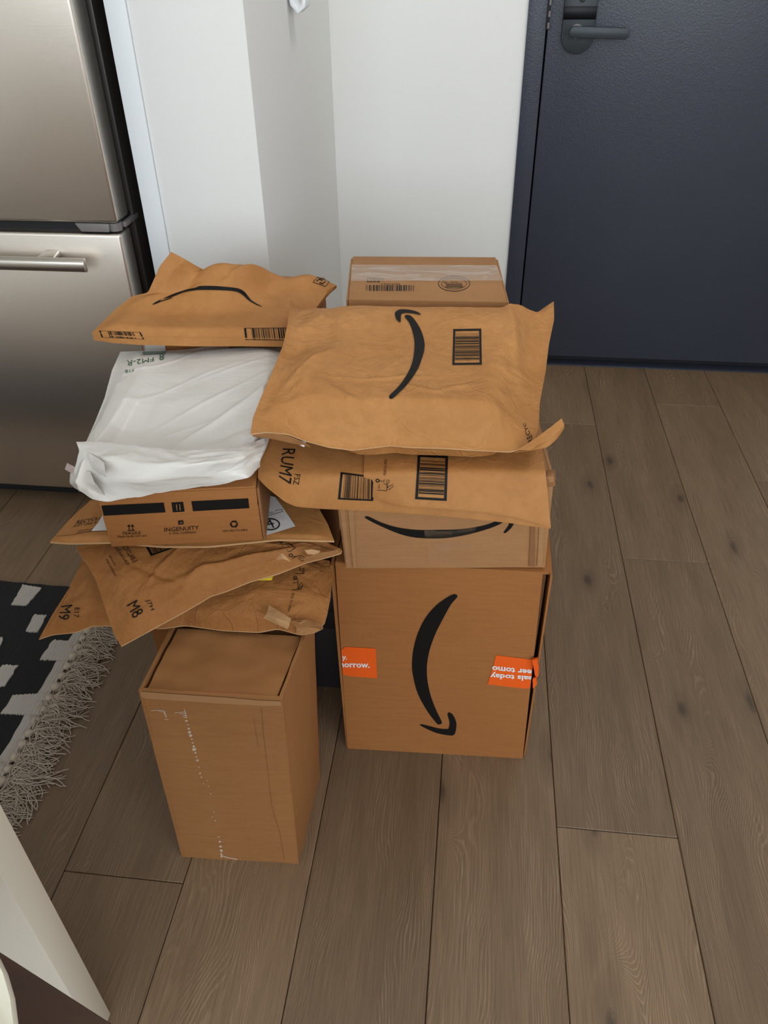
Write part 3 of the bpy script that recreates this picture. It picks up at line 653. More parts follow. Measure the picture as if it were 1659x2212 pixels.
panel('side_panel', [R2B[1], R2B[2], R2T[2], R2T[1]], 0.004, M['card_l'], R2, bow=0.003)
panel('side_panel', [R2B[3], R2B[0], R2T[0], R2T[3]], 0.004, M['card_l'], R2, bow=0.002)
panel('back_panel', [R2B[2], R2B[3], R2T[3], R2T[2]], 0.004, M['card_l'], R2)
ci = lambda q, c, k: c+(q-c)*k
ct = sum(R2T)/4; cb = sum(R2B)/4
panel('top_panel', [ci(q, ct, 0.985)-np.array((0, 0, 0.001)) for q in R2T], 0.004, M['card_l'], R2)
panel('bottom_panel', [ci(R2B[i], cb, 0.985)+np.array((0, 0, 0.003)) for i in (3, 2, 1, 0)], 0.003, M['card_l'], R2)
# crushed corner and folded side strips
k0 = R2T[1]
cv = [k0+np.array(d) for d in ((-0.012, -0.003, -0.016), (0.0035, -0.002, -0.014), (0.004, 0.014, -0.012), (-0.008, 0.012, -0.012), (-0.010, -0.001, 0.001), (0.002, 0.002, -0.002), (0.003, 0.018, 0.0), (-0.008, 0.016, 0.001))]
hexa('crushed_corner', cv, M['card_edge'], R2, bev=0.001)
bv = bvh_of(f2)
for k, (q, mt) in enumerate((([(735, 1098), (745, 1098), (757, 1224), (749, 1224)], 'card'), ([(752, 1098), (764, 1098), (770, 1225), (763, 1225)], 'card'), ([(1147, 1105), (1156, 1106), (1155, 1223), (1142, 1222)], 'card_edge'), ([(1166, 1108), (1176, 1110), (1172, 1221), (1160, 1222)], 'card'))):
    lay('folded_edge', [quad(q)], bv, M[mt], R2, eps=0.0016, maxlen=40)
lay('arrow_print', [spoly(Z6([(320, 108), (345, 105), (420, 140), (520, 172), (650, 190), (800, 190), (950, 185), (1080, 162), (1150, 138), (1230, 100), (1240, 112), (1200, 145), (1120, 180), (1000, 215), (900, 235), (800, 245), (650, 240), (540, 215), (420, 165), (340, 125)])),
    spoly(Z6([(1232, 110), (1290, 110), (1275, 150), (1250, 185), (1220, 210), (1208, 205), (1230, 175), (1242, 150)]))], bv, M['ink'], R2, maxlen=25)
rr = random.Random(5)
def crinkle(name, q, mat, par, bvh, n=16, amp=0.0020, seed=0, off=0.0016):
    m = qmap(q); T = np.zeros((n, n, 3)); O = Vector(CAMP)
    for i in range(n):
        for j in range(n):
            u, v = j/(n-1), i/(n-1); d = ray(*m(u, v)); loc = bvh.ray_cast(O, Vector(d).normalized())[0]
            p = np.array(loc) if loc is not None else at(*m(u, v), y=0.872)
            T[i, j] = p-np.array((0, off+amp*abs(crumple(u*3+v, v*3, seed)), 0))
    Bm = T+np.array((0, 0.00025, 0)); V, F = sheet(T[::-1], Bm[::-1]); return mk(name, V, F, mat, par, smoothf=True, autos=20)
crinkle('clear_tape', Z6([(690, 175), (1035, 120), (1015, 452), (870, 425)]), M['tape_clear'], R2, bv, seed=3)
crinkle('clear_tape', Z6([(700, 190), (880, 190), (835, 440), (745, 430)]), M['tape_clear'], R2, bv, seed=8, off=0.003)

# BX04: small box at the back of the stack
z1 = 0.7165; z0 = T2+0.0015
B8 = [at(752, 646, z=z1), at(1096, 652, z=z1), at(1071, 555, z=z1), at(762, 553, z=z1)]
bot = [np.array((p[0], p[1]+0.002, z0)) for p in B8]
R3 = root('small_shipping_box', 'small tan shipping box with tape and an oval stamp at the back', 'box', (-0.08, 1.31, z0))
b3 = hexa('body', bot+B8, M['card_l'], R3, bev=0.002)
# end flaps folded at both sides
for s, (a, b) in ((-1, (B8[0], B8[3])), (1, (B8[1], B8[2]))):
    dx = np.array((s*0.0035, 0, 0)); up = np.array((0, 0, -0.003)); a2 = a+(b-a)*0.02; b2 = a+(b-a)*0.98; dn = np.array((0, 0, z0-z1+0.004))
    i0 = np.array((s*0.0004, 0, 0)); c = [a2+i0+dn, a2+dx+dn, b2+dx+dn, b2+i0+dn, a2+i0+up, a2+dx+up, b2+dx+up, b2+i0+up]
    if s < 0: c = [c[1], c[0], c[3], c[2], c[5], c[4], c[7], c[6]]
    hexa('end_flap', c, M['card'], R3, bev=0.0008)
bv = bvh_of(b3)
Z9 = lambda pts: sc(740, 540, 0.22303, pts)
lay('lettering', [text('10x8x4', Z9([(395, 293), (235, 293), (235, 271), (395, 271)])), text('BX04', Z9([(358, 319), (235, 319), (235, 299), (358, 299)])), text('BX0410x8x4', Z9([(555, 338), (368, 338), (368, 326), (555, 326)]))], bv, M['ink'], R3, maxlen=12)
lay('barcode', barcode(Z9([(228, 341), (690, 343), (689, 400), (226, 399)]), 4, frame=0.0, horiz=False, margin=0.0), bv, M['ink'], R3, maxlen=30)
st = ell(*Z9([(1080, 328)])[0], 152*.223, 73*.223, 1.1)+ell(*Z9([(1080, 328)])[0], 121*.223, 52*.223, 0.8)
for s, (y, hw) in (('EDGE CRUSH', (322, 75)), ('TEST', (309, 40)), ('SINGLEWALL', (349, 88)), ('32', (318, -1))):
    if hw > 0: st.append(text(s, Z9([(1080+hw, y+9), (1080-hw, y+9), (1080-hw, y-1), (1080+hw, y-1)])))
    else: st.append(text(s, Z9([(1015, 326), (982, 326), (982, 312), (1015, 312)]), 0.02))
for y in (336, 343, 358, 364): st += stroke(Z9([(1000, y), (1160, y)]), 0.7)
lay('oval_stamp', st, bv, M['ink'], R3, maxlen=14)
def tape_top(q, z, n=24, amp=0.0010, seed=1):
    m = qmap(q); T = np.zeros((8, n, 3))
    for i in range(8):
        for j in range(n):
            u, v = j/(n-1), i/7; T[i, j] = at(*m(u, v), z=z+0.0010+amp*max(0, crumple(u*7+v*2, v*3, seed)))
    Bm = T-np.array((0, 0, 0.0003)); return sheet(T[::-1], Bm[::-1])
v, f = tape_top(Z9([(88, 142), (1492, 148), (1552, 296), (78, 298)]), z1); tp = mk('packing_tape', v, f, M['tape'], R3, smoothf=True, autos=25)

# L1: plain box front left
Lb = [at(393, 1851, z=0.0), at(645, 1866, z=0.0), np.array((-0.221, 0.812, 0)), np.array((-0.402, 0.802, 0))]
Lt = [at(299, 1492, z=0.406), at(610, 1510, z=0.406), np.array((-0.205, 0.812, 0.402)), np.array((-0.398, 0.806, 0.406))]
L1 = root('plain_cardboard_box', 'plain tan box with white glue marks standing at the front left', 'box', (-0.31, 0.72, 0))
fl = panel('front_panel', [Lb[0], Lb[1], Lt[1], Lt[0]], 0.0045, M['card_w'], L1, bow=0.003, rough=0.002, seed=4)
sp = panel('side_panel', [Lb[1], Lb[2], Lt[2], Lt[1]], 0.0045, M['card_w'], L1, bow=0.007, rough=0.002, seed=6)
panel('back_panel', [Lb[2], Lb[3], Lt[3], Lt[2]], 0.0045, M['card_w'], L1, bow=0.001)
panel('side_panel', [Lb[3], Lb[0], Lt[0], Lt[3]], 0.0045, M['card_w'], L1, bow=0.002)
dz = np.array((0, 0, -0.0025)); ins = lambda p, x, y: p+np.array((x, y, 0))+dz
panel('top_flap', [ins(Lt[0], 0.0085, 0.004), ins(Lt[1], -0.0085, 0.004), ins(Lt[2], -0.0085, -0.05), ins(Lt[3], 0.0085, -0.05)], 0.004, M['card_w'], L1, bow=-0.003, rough=0.0035, seed=9, n=24)
panel('inner_flap', [Lt[0]+(0.005, 0.005, -0.016), Lt[1]+(-0.005, 0.005, -0.016), Lt[2]+(-0.005, -0.005, -0.016), Lt[3]+(0.005, -0.005, -0.016)], 0.004, M['card_edge'], L1)
Z10 = lambda pts: sc(270, 1330, 0.29536, pts)
bv = bvh_of(fl)
lay('paper_tape', [poly(Z10([(97, 552), (130, 552), (400, 572), (700, 592), (1000, 617), (1138, 622), (1145, 655), (1000, 656), (700, 640), (400, 620), (150, 603), (108, 590)]))], bv, M['tape_brown'], L1, eps=0.0009, maxlen=25)
gl = []
for q, w in (([(192, 691), (240, 688), (290, 691)], 1.5), ([(250, 697), (300, 700)], 1.2), ([(285, 700), (296, 722), (302, 738)], 2.4), ([(292, 756), (318, 754)], 1.2), ([(364, 707), (410, 703), (448, 700)], 1.5), ([(400, 714), (450, 712)], 1.4), ([(425, 728), (455, 726)], 1.8), ([(428, 740), (456, 740)], 1.5), ([(434, 678), (437, 700)], 1.4), ([(440, 700), (447, 745)], 1.8)): gl += stroke(Z10(q), w)
for (x, y, r) in ((450, 766, 10), (462, 795, 6), (468, 822, 10), (474, 850, 13), (482, 874, 13), (490, 900, 7), (496, 928, 7), (502, 953, 10), (508, 975, 15), (516, 1000, 8), (524, 1030, 6), (530, 1055, 9), (541, 1105, 5), (550, 1150, 8), (560, 1178, 6), (574, 1225, 4), (604, 1205, 4), (612, 1245, 4), (628, 1300, 5), (650, 1435, 4), (640, 1470, 4), (662, 1495, 5), (686, 1615, 6), (694, 1650, 9), (700, 1685, 11), (704, 1715, 12)):
    c = [(x+r*math.cos(q)*(0.8+0.4*rr.random()), y+r*0.85*math.sin(q)*(0.8+0.4*rr.random())) for q in np.linspace(0, 2*math.pi, 9)[:-1]]; gl.append(poly(Z10(c)))
gl += stroke(Z10([(700, 1742), (716, 1756), (760, 1768), (820, 1778)]), 2.2)+stroke(Z10([(706, 1735), (706, 1765)]), 3.0)
lay('glue_marks', gl, bv, M['chalk'], L1, maxlen=25, kind='stuff')
for q in ([(1000, 670), (1012, 850), (1040, 1090), (1075, 1400), (1135, 1600), (1165, 1780)], [(940, 740), (960, 860), (975, 960)]):
    lay('crease', stroke(Z10(q), 1.0), bv, M['card_edge'], L1, eps=0.0004, maxlen=25)

# hidden boxes that carry the left stack
hexa('cardboard_box', box8(-0.47, -0.262, 0.825, 0.998, 0.0, 0.408), M['card_b'], None, bev=0.002, origin=(0, 0, 0), label='plain brown box tucked behind the front left glue-marked box', cat='box')
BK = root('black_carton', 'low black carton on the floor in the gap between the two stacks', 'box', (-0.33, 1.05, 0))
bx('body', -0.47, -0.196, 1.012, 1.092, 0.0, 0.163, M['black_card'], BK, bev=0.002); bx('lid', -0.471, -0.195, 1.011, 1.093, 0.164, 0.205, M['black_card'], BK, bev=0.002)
TB = root('upright_cardboard_box', 'tall brown box at the back of the left stack under the topmost mailer', 'box', (-0.39, 1.24, 0))
bx('body', -0.540, -0.275, 1.165, 1.40, 0.0, 0.679, M['card_b'], TB, bev=0.002)
bx('white_label', -0.5395, -0.505, 1.164, 1.1652, 0.60, 0.677, M['label'], TB, bev=0)

# L5: box with the lettering
q00 = at(240, 1182, z=0.546); q10 = at(568, 1167, z=0.546)
dx = q10[:2]-q00[:2]; wI = np.linalg.norm(dx); dx /= wI; dyv = np.array((-dx[1], dx[0]))
I8 = []
for z in (0.546, 0.630):
    for a, b in ((0, 0), (wI, 0), (wI, 0.20), (0, 0.20)): p = q00[:2]+dx*a+dyv*b; I8.append((p[0], p[1], z))
IB = root('branded_carton', 'flat tan carton printed with black bars, FRAGILE and a recycling mark', 'box', (-0.36, 0.87, 0.546))
ib = hexa('body', I8, M['card_b'], IB, bev=0.0015)
c = [np.array(I8[i], float) for i in (1, 2, 6, 5)]; nrm = np.array((dx[0], dx[1], 0))
e8 = [c[0]+nrm*0.0005, c[0]+nrm*0.0040, c[1]+nrm*0.0040, c[1]+nrm*0.0005, c[3]+nrm*0.0005, c[3]+nrm*0.0040, c[2]+nrm*0.0040, c[2]+nrm*0.0005]
hexa('end_flap', e8, M['card_edge'], IB, bev=0.0005)
hexa('lid', [(p[0], p[1], 0.6302) for p in I8[:4]]+[(p[0], p[1], 0.6335) for p in I8[:4]], M['card_b'], IB, bev=0.0008)
bv = bvh_of(ib)
ZI = lambda pts: sc(200, 1050, 0.26522, pts)
lay('bar_print_and_slot_dark', [quad(ZI([(72, 157), (580, 133), (595, 212), (92, 240)])), quad(ZI([(805, 122), (1268, 98), (1277, 178), (818, 203)])), quad(ZI([(642, 132), (738, 126), (750, 206), (655, 212)])), quad(ZI([(697, 280), (738, 276), (742, 310), (700, 313)])), quad(ZI([(1338, 78), (1350, 77), (1356, 152), (1344, 153)]))], bv, M['ink'], IB, maxlen=25)  # last quad is the tab slot, its inner darkness laid on as ink
lay('logo', stroke(ZI([(684, 148), (687, 178)]), 1.6)+stroke(ZI([(688, 186), (689, 192)]), 1.8)+stroke(ZI([(711, 160), (715, 192)]), 1.6)+stroke(ZI([(709, 146), (710, 152)]), 1.8)+stroke(ZI([(715, 288), (717, 302)]), 0.9)+stroke(ZI([(725, 287), (727, 301)]), 0.9), bv, M['card_l'], IB, eps=0.0011)
arr = []
for x in (296, 325):
    arr += stroke(ZI([(x, 318), (x+3, 350)]), 2.0)+[poly(ZI([(x-16, 330), (x, 310), (x+17, 329), (x, 325)]))]
arr += stroke(ZI([(288, 360), (342, 357)]), 1.8)
lay('this_way_up_symbol', arr, bv, M['ink'], IB); arr = []
for k in range(3):
    a0 = 2*math.pi*k/3-0.3; P = [(1152+26*math.cos(a0+t*0.45), 308+23*math.sin(a0+t*0.45)) for t in range(4)]; arr += stroke(ZI(P), 3.2)
    e = P[-1]; a1 = a0+3*0.45; tx, ty = -math.sin(a1), math.cos(a1); nx, ny = math.cos(a1), math.sin(a1); arr.append(poly(ZI([(e[0]+nx*13, e[1]+ny*12), (e[0]+tx*15, e[1]+ty*13), (e[0]-nx*13, e[1]-ny*12)])))
lay('recycling_symbol', arr, bv, M['ink'], IB)
lay('lettering', [text('INGENUITY', ZI([(585, 338), (865, 320), (868, 353), (587, 371)])), text('A THG COMPANY', ZI([(622, 376), (846, 366), (847, 383), (624, 393)])), text('FRAGILE', ZI([(245, 371), (393, 365), (394, 388), (247, 396)])),
    text('Please handle with care', ZI([(205, 401), (440, 392), (441, 409), (207, 419)])), text('100% RECYCLABLE', ZI([(1058, 357), (1262, 346), (1262, 362), (1060, 374)]))], bv, M['ink'], IB)

# ------------------------------------------------------------------ mailers
def bag(name, label, back, front, left, right, mat, T=0.02, marg=(0.2, 0.2, 0.2, 0.2), bumps=(), wr=0.003, wf=(5, 5), t=0.004, seed=0, nu=90, nv=80, group='paper mailers in the two stacks', cat='mailer', tf=None, hard=2.0, edge_wr=0.3, belly=0.0, rest=(), edge=None):
    B = resample([at(a, b, z=c) for a, b, c in back], nu); Fr = resample([at(a, b, z=c) for a, b, c in front], nu)
    Lf = resample([at(a, b, z=c) for a, b, c in left], nv); Rt = resample([at(a, b, z=c) for a, b, c in right], nv)
    u = np.linspace(0, 1, nu)[None, :, None]; v = np.linspace(0, 1, nv)[:, None, None]
    P = (1-v)*B[None]+v*Fr[None]+(1-u)*Lf[:, None]+u*Rt[:, None]-((1-u)*(1-v)*B[0]+u*(1-v)*B[-1]+(1-u)*v*Fr[0]+u*v*Fr[-1])
    U = np.broadcast_to(u[..., 0], (nv, nu)); Vv = np.broadcast_to(v[..., 0], (nv, nu))
    ml, mr, mb, mf = marg
    wob = 0.05*perlin(U*3, Vv*3, seed+8)
    prof = smooth(0, ml, U+wob*(ml > 0.1))*smooth(0, mr, 1-U+wob*(mr > 0.1))*smooth(0, mb, Vv+wob*(mb > 0.1))*smooth(0, mf, 1-Vv)
    h = T*prof
    for (bu, bvv, amp, su, sv, rot) in bumps:
        du = U-bu; dv = Vv-bvv; a = (du*math.cos(rot)+dv*math.sin(rot))/su; b = (-du*math.sin(rot)+dv*math.cos(rot))/sv
        h = h+amp*np.exp(-(np.abs(a)**hard+np.abs(b)**hard))
    e = np.minimum(np.minimum(U, 1-U), np.minimum(Vv, 1-Vv)); m = edge_wr+(1-edge_wr)*smooth(0, 0.08, e)
    side = smooth(0.0, 0.25, np.abs(prof-0.5)*-1+0.5)
    w = wr*m*(0.45+0.9*side)*crumple(U*wf[0], Vv*wf[1], seed)
    h = h+w
    tt = t if tf is None else t+(tf-t)*smooth(0.80, 0.95, Vv)
    Tp = P.copy(); Tp[..., 2] += h; Bt = P.copy(); Bt[..., 2] -= tt+belly*np.minimum(1, 1.6*prof)*smooth(0.15, 0.45, U); Bt[..., 2] += 0.5*np.minimum(w, 0)
    for (x0, x1, y0, y1, zr) in rest:
        ins = (P[..., 0] > x0) & (P[..., 0] < x1) & (P[..., 1] > y0) & (P[..., 1] < y1)
        Bt[..., 2] = np.where(ins, np.maximum(Bt[..., 2], zr), Bt[..., 2]); Tp[..., 2] = np.maximum(Tp[..., 2], Bt[..., 2]+min(t, 0.002))
    V, F = sheet(Tp[::-1], Bt[::-1])
    c = P.reshape(-1, 3).mean(0); zb = Bt[..., 2].min()
    r = root(name, label, cat, (c[0], c[1], zb), group)
    body = mk('body', V, F, mat, r, smoothf=True, autos=60)
    if edge is not None:
        body.data.materials.append(edge); k = 2*(nu-1)*(nv-1)
        for pz in body.data.polygons[k:]: pz.material_index = 1
    return r, body, bvh_of(body)
def flap(name, rows, mat, par, th=0.0006, n=16, wr=0.0015, seed=0, label=None, m=14, fr=(3, 3)):
    """loose sheet: rows of (px,py,z) control points, back row first"""
    R = np.stack([resample([at(*p[:2], z=p[2]) for p in r], n) for r in rows])
    C = np.stack([resample(R[:, j], m) for j in range(n)], 1)
    U, Vv = np.meshgrid(np.linspace(0, 1, n), np.linspace(0, 1, m)); C[..., 2] += wr*crumple(U*fr[0], Vv*fr[1], seed)
    V, F = sheet(C[::-1], (C-np.array((0, 0, th)))[::-1]); return mk(name, V, F, mat, par, smoothf=True, autos=50, label=label)

# L2: lowest mailer of the left stack
L2, b2, bv = bag('paper_mailer', 'lowest brown paper mailer of the left stack, marked M9, torn open at the right',
    back=[(176, 1192, .450), (300, 1180, .455), (450, 1185, .455), (600, 1195, .453), (712, 1212, .447)],
    front=[(84, 1381, .385), (112, 1371, .39), (165, 1366, .40), (200, 1352, .402), (250, 1352, .408), (350, 1358, .412), (400, 1351, .414), (480, 1362, .413), (560, 1366, .413), (600, 1358, .416), (650, 1372, .413), (682, 1366, .413), (701, 1346, .418)],
    left=[(176, 1192, .450), (178, 1210, .447), (150, 1270, .432), (112, 1330, .41), (84, 1381, .385)],
    right=[(712, 1212, .447), (717, 1245, .443), (714, 1290, .438), (707, 1325, .428), (701, 1346, .418)],
    mat=M['kraft_c'], T=0.014, marg=(0.22, 0.18, 0.2, 0.12), wr=0.0065, wf=(4.6, 2.8), seed=2, t=0.0014, edge=M['kraft_edge'], rest=((-0.42, -0.19, 0.64, 0.82, 0.4068),), nu=120)
L2['label'] = 'lowest brown paper mailer of the left stack, marked M9, torn open at the right'
ZL = lambda pts: sc(60, 1020, 0.217, pts)
lay('lettering', [text('M9', ZL([(450, 1318), (408, 1472), (296, 1462), (335, 1335)]), 0.0), text('E17', ZL([(515, 1348), (510, 1446), (457, 1444), (470, 1350)]))], bv, M['ink'], L2)
ZM = lambda pts: sc(560, 1160, 0.12055, pts)
lay('lettering', [text('PULL TO OPEN', ZM([(632, 1012), (545, 1340), (508, 1330), (590, 1010)]))]+[stroke(ZM(s), 1.1)[i] for s in ([(600, 770), (690, 760), (700, 810), (600, 830)], [(690, 830), (700, 930), (760, 900), (780, 860), (740, 820)], [(590, 950), (690, 945), (750, 945), (775, 890)], [(700, 830), (740, 870), (690, 930)], [(730, 540), (735, 600), (720, 610)], [(650, 655), (700, 665), (800, 662), (795, 560)], [(770, 600), (775, 655)]) for i in range(len(s)-1)]
    +ell(*ZM([(648, 735)])[0], 3.6, 3.4, 1.4, 14)+stroke(ZM([(640, 735), (655, 740)]), 1.5), bv, M['ink'], L2)
flap('torn_tab', [[(581, 1308, .452), (603, 1320, .452), (629, 1337, .450)], [(576, 1326, .452), (598, 1338, .455), (625, 1349, .450)], [(569, 1335, .446), (592, 1346, .447), (622, 1359, .443)]], M['kraft_l'], L2, seed=4, wr=0.0006)
flap('torn_opening', [[(628, 1343, .440), (660, 1338, .442), (685, 1345, .438), (699, 1356, .425)], [(640, 1356, .424), (662, 1357, .422), (680, 1358, .420), (696, 1361, .418)], [(640, 1369, .4165), (655, 1372, .4165), (678, 1369, .4165), (692, 1362, .417)]], M['kraft_in'], L2, seed=5, wr=0.002)
tw = flap('torn_lip', [[(631, 1338, .440), (645, 1345, .440), (664, 1338, .440)], [(637, 1345, .438), (648, 1349, .437), (660, 1344, .438)]], M['kraft_in'], L2, seed=6, wr=0.002)
Q = ZL([(420, 1030), (455, 1035)])
lay('seam', stroke(ZL([(540, 905), (480, 1000), (430, 1110), (400, 1200), (330, 1330), (190, 1560)]), 1.0), bv, M['card_edge'], L2)

# yellow packet peeping out between the two mailers
yp = root('yellow_packet', 'small yellow packet peeping out between two left stack mailers', 'packet', (-0.29, 0.86, 0.47))
P = [at(552, 1250, z=.470), at(587, 1250, z=.470), at(590, 1241, z=.472), at(560, 1215, z=.474)]
P2 = [p-np.array((0, 0, 0.004)) for p in P]; hexa('pouch', P2+P, M['yellow'], yp, bev=0.001)
hexa('printed_corner', [p+np.array((0, 0, d)) for d in (0.0003, 0.0010) for p in (at(577, 1246, z=.4715), at(586, 1247, z=.4715), at(587, 1241, z=.4725), at(578, 1241, z=.4725))], M['label'], yp, bev=0)

# L3: middle mailer, marked M8
L3, b3m, bv = bag('paper_mailer', 'creased brown paper mailer marked M8 jutting out diagonally under the branded carton',
    back=[(164, 1182, .497), (250, 1165, .502), (400, 1150, .505), (560, 1140, .505), (660, 1150, .503), (736, 1186, .494)],
    front=[(262, 1396, .442), (330, 1359, .452), (400, 1321, .460), (436, 1300, .464), (455, 1288, .467), (490, 1277, .470), (540, 1257, .475), (600, 1240, .479), (660, 1216, .484), (718, 1201, .489), (737, 1195, .490)],
    left=[(164, 1182, .497), (172, 1197, .493), (190, 1221, .487), (206, 1250, .48), (226, 1311, .466), (246, 1370, .448), (262, 1396, .442)],
    right=[(736, 1186, .494), (739, 1190, .492), (737, 1195, .490)],
    mat=M['kraft_c'], T=0.017, marg=(0.16, 0.25, 0.25, 0.12), bumps=((0.55, 0.78, 0.007, 0.34, 0.06, 0.05), (0.36, 0.82, 0.006, 0.04, 0.10, 0.6), (0.30, 0.45, 0.003, 0.012, 0.3, 0.5), (0.22, 0.6, -0.003, 0.015, 0.25, -0.4), (0.62, 0.5, 0.003, 0.015, 0.25, -0.7)), wr=0.0072, wf=(5.0, 2.8), seed=9, t=0.0014, edge=M['kraft_edge'], nu=120)
lay('lettering', [text('M8', ZL([(1090, 1268), (1158, 1392), (1052, 1462), (985, 1328)]), 0.0), text('J7H', ZL([(1215, 1260), (1266, 1364), (1216, 1382), (1166, 1276)])), text('RECYCLABLE', ZL([(962, 690), (1096, 885), (1056, 912), (922, 717)])), text('JUST LIKE A BOX', ZL([(887, 735), (1020, 920), (984, 940), (858, 752)])),
    text('Learn more at', ZL([(830, 825), (886, 926), (865, 936), (809, 833)])), text('amazon.com/thismailer', ZL([(802, 858), (892, 1028), (868, 1040), (778, 868)]))], bv, M['ink'], L3)
lay('barcode', barcode(ZL([(1150, 690), (1410, 620), (1490, 745), (1225, 838)]), 8, frame=0.10, horiz=False), bv, M['ink'], L3)
hd = [text('OPEN', ZM([(330, -60), (400, 10), (370, 30), (300, -40)]))]
for s in ([(380, 130), (420, 100), (480, 95), (530, 115), (600, 160), (650, 200), (600, 220)], [(415, 170), (450, 130), (500, 125), (540, 180)], [(520, 115), (590, 165), (620, 205)], [(510, 262), (570, 250), (605, 222)], [(590, 390), (640, 360), (700, 335), (760, 330), (800, 360), (805, 400), (775, 440)], [(600, 350), (660, 345)], [(690, 370), (740, 410), (760, 440)], [(720, 350), (770, 390)]):
    hd += stroke(ZM(s), 1.1)
hd += ell(*ZM([(380, 80)])[0], 3.6, 2.6, 1.6, 14)+ell(*ZM([(565, 330)])[0], 3.8, 2.9, 1.6, 14)+[quad(ZM([(492, 228), (506, 228), (506, 240), (492, 240)]))]
lay('pictogram', hd, bv, M['ink'], L3)
flap('torn_tab', [[(606, 1197, .530), (609, 1195, .532), (613, 1198, .530)], [(596, 1209, .522), (612, 1207, .526), (628, 1213, .520)]], M['kraft_l'], L3, seed=3, wr=0.0006)
flap('torn_lip', [[(658, 1189, .520), (672, 1187, .520), (692, 1190, .518)], [(664, 1197, .515), (678, 1198, .515), (690, 1194, .514)]], M['kraft_l'], L3, seed=7, wr=0.001)
flap('inner_sheet', [[(655, 1207, .508), (690, 1195, .512), (730, 1188, .505)], [(660, 1214, .498), (700, 1203, .502), (736, 1194, .498)]], M['kraft_in'], L3, seed=8, wr=0.001)

# L4: flat mailer under the branded carton
L4, b4, bv = bag('paper_mailer', 'flat brown mailer with a white label directly beneath the branded carton',
    back=[(196, 1080, .538), (300, 1070, .539), (450, 1060, .539), (560, 1060, .539), (690, 1100, .536)],
    front=[(108, 1170, .532), (150, 1173, .532), (240, 1171, .534), (350, 1180, .534), (450, 1180, .534), (530, 1172, .534), (600, 1165, .534), (722, 1168, .526)],
    left=[(196, 1080, .538), (150, 1122, .535), (108, 1170, .532)],
    right=[(690, 1100, .536), (708, 1132, .531), (722, 1168, .526)],
    mat=M['kraft_b'], edge=M['kraft_edge'], T=0.004, marg=(0.08, 0.08, 0.1, 0.1), wr=0.0009, wf=(4, 3), seed=14, t=0.003)
lay('lettering', [text('RECYCLABLE', ZL([(500, 482), (850, 420), (830, 448), (475, 522)])), text('JUST LIKE A BOX', ZL([(462, 528), (800, 470), (780, 503), (442, 557)])), text('Learn more at', ZL([(503, 577), (650, 555), (645, 570), (498, 595)])), text('amazon.com', ZL([(490, 605), (640, 578), (632, 596), (480, 620)]))], bv, M['ink'], L4)
lay('hem', stroke(ZL([(232, 640), (420, 628), (620, 592), (830, 584)]), 0.9), bv, M['card_edge'], L4)
wl = lay('white_label', [poly(ZL([(635, 590), (700, 510), (752, 422), (790, 585)]))], bv, M['label'], L4, eps=0.001, label='white label corner at the left')
ZN = lambda pts: sc(400, 1020, 0.22906, pts)
wl2 = lay('white_label', [poly(ZN([(735, 605), (735, 300), (800, 225), (850, 240), (930, 350), (1040, 515), (900, 560)]))], bv, M['label'], L4, eps=0.001, label='white shipping label at the right')
if wl2:
    lay('lettering', [text('CYCLE 1', ZN([(735, 398), (850, 375), (848, 392), (735, 415)]))]+ell(*ZN([(805, 500)])[0], 85*.229, 52*.229, 2.4, 24)+stroke(ZN([(745, 545), (800, 460), (835, 530)]), 2.6)+stroke(ZN([(770, 505), (835, 492)]), 2.4)+stroke(ZN([(750, 432), (920, 380), (915, 358), (850, 372)]), 0.8), bv, M['ink'], wl2, eps=0.0017)
flap('loose_corner', [[(440, 1170, .530), (500, 1165, .530), (550, 1160, .530)], [(450, 1177, .529), (505, 1183, .528), (522, 1180, .5285)]], M['kraft_b'], L4, wr=0.0)

# L6: white poly mailer on the branded carton
def hang(px, py, gap=0.014):
    """(px, py, z) of a point hanging just in front of the carton's front face"""
    n = np.array((dyv[0], dyv[1])); d = ray(px, py); k = (q00[:2]-n*gap)@n; tt = k/(d[:2]@n); return (px, py, float(HC+d[2]*tt))
L6, b6, bv = bag('white_poly_mailer', 'white plastic mailer with green print lying on the branded carton',
    back=[(260, 760, .662), (310, 758, .660), (365, 758, .658), (415, 754, .657), (450, 748, .656), (520, 745, .656), (634, 742, .657)],
    front=[(166, 1000, .640), hang(162, 1042), hang(190, 1068), hang(235, 1076), hang(290, 1069), hang(350, 1058), hang(400, 1051), hang(440, 1046), hang(500, 1036), hang(535, 1026), (556, 1005, .645)],
    left=[(260, 760, .662), (242, 800, .664), (226, 860, .660), (206, 910, .648), (188, 950, .652), (170, 985, .643), (166, 1000, .640)],
    right=[(634, 742, .657), (622, 800, .664), (606, 860, .656), (590, 920, .646), (575, 965, .643), (556, 1005, .643)],
    mat=M['poly'], T=0.011, marg=(0.16, 0.2, 0.16, 0.12), bumps=((0.85, 0.80, 0.004, 0.10, 0.2, -0.5), (0.62, 0.80, -0.004, 0.4, 0.03, -0.25), (0.74, 0.62, 0.0050, 0.34, 0.016, -0.75), (0.60, 0.55, 0.0022, 0.30, 0.010, -0.6), (0.42, 0.42, 0.0018, 0.34, 0.010, -0.5), (0.30, 0.22, 0.0018, 0.26, 0.009, -0.55), (0.72, 0.30, 0.0016, 0.26, 0.009, -0.45), (0.50, 0.72, 0.0018, 0.22, 0.009, -0.35), (0.88, 0.45, 0.004, 0.05, 0.30, 0.25)), wr=0.0034, wf=(2.6, 3.4), t=0.002, seed=21, group=None, nu=130, nv=120, hard=1.4, rest=((-0.455, -0.25, 0.745, 1.0, 0.6345),))
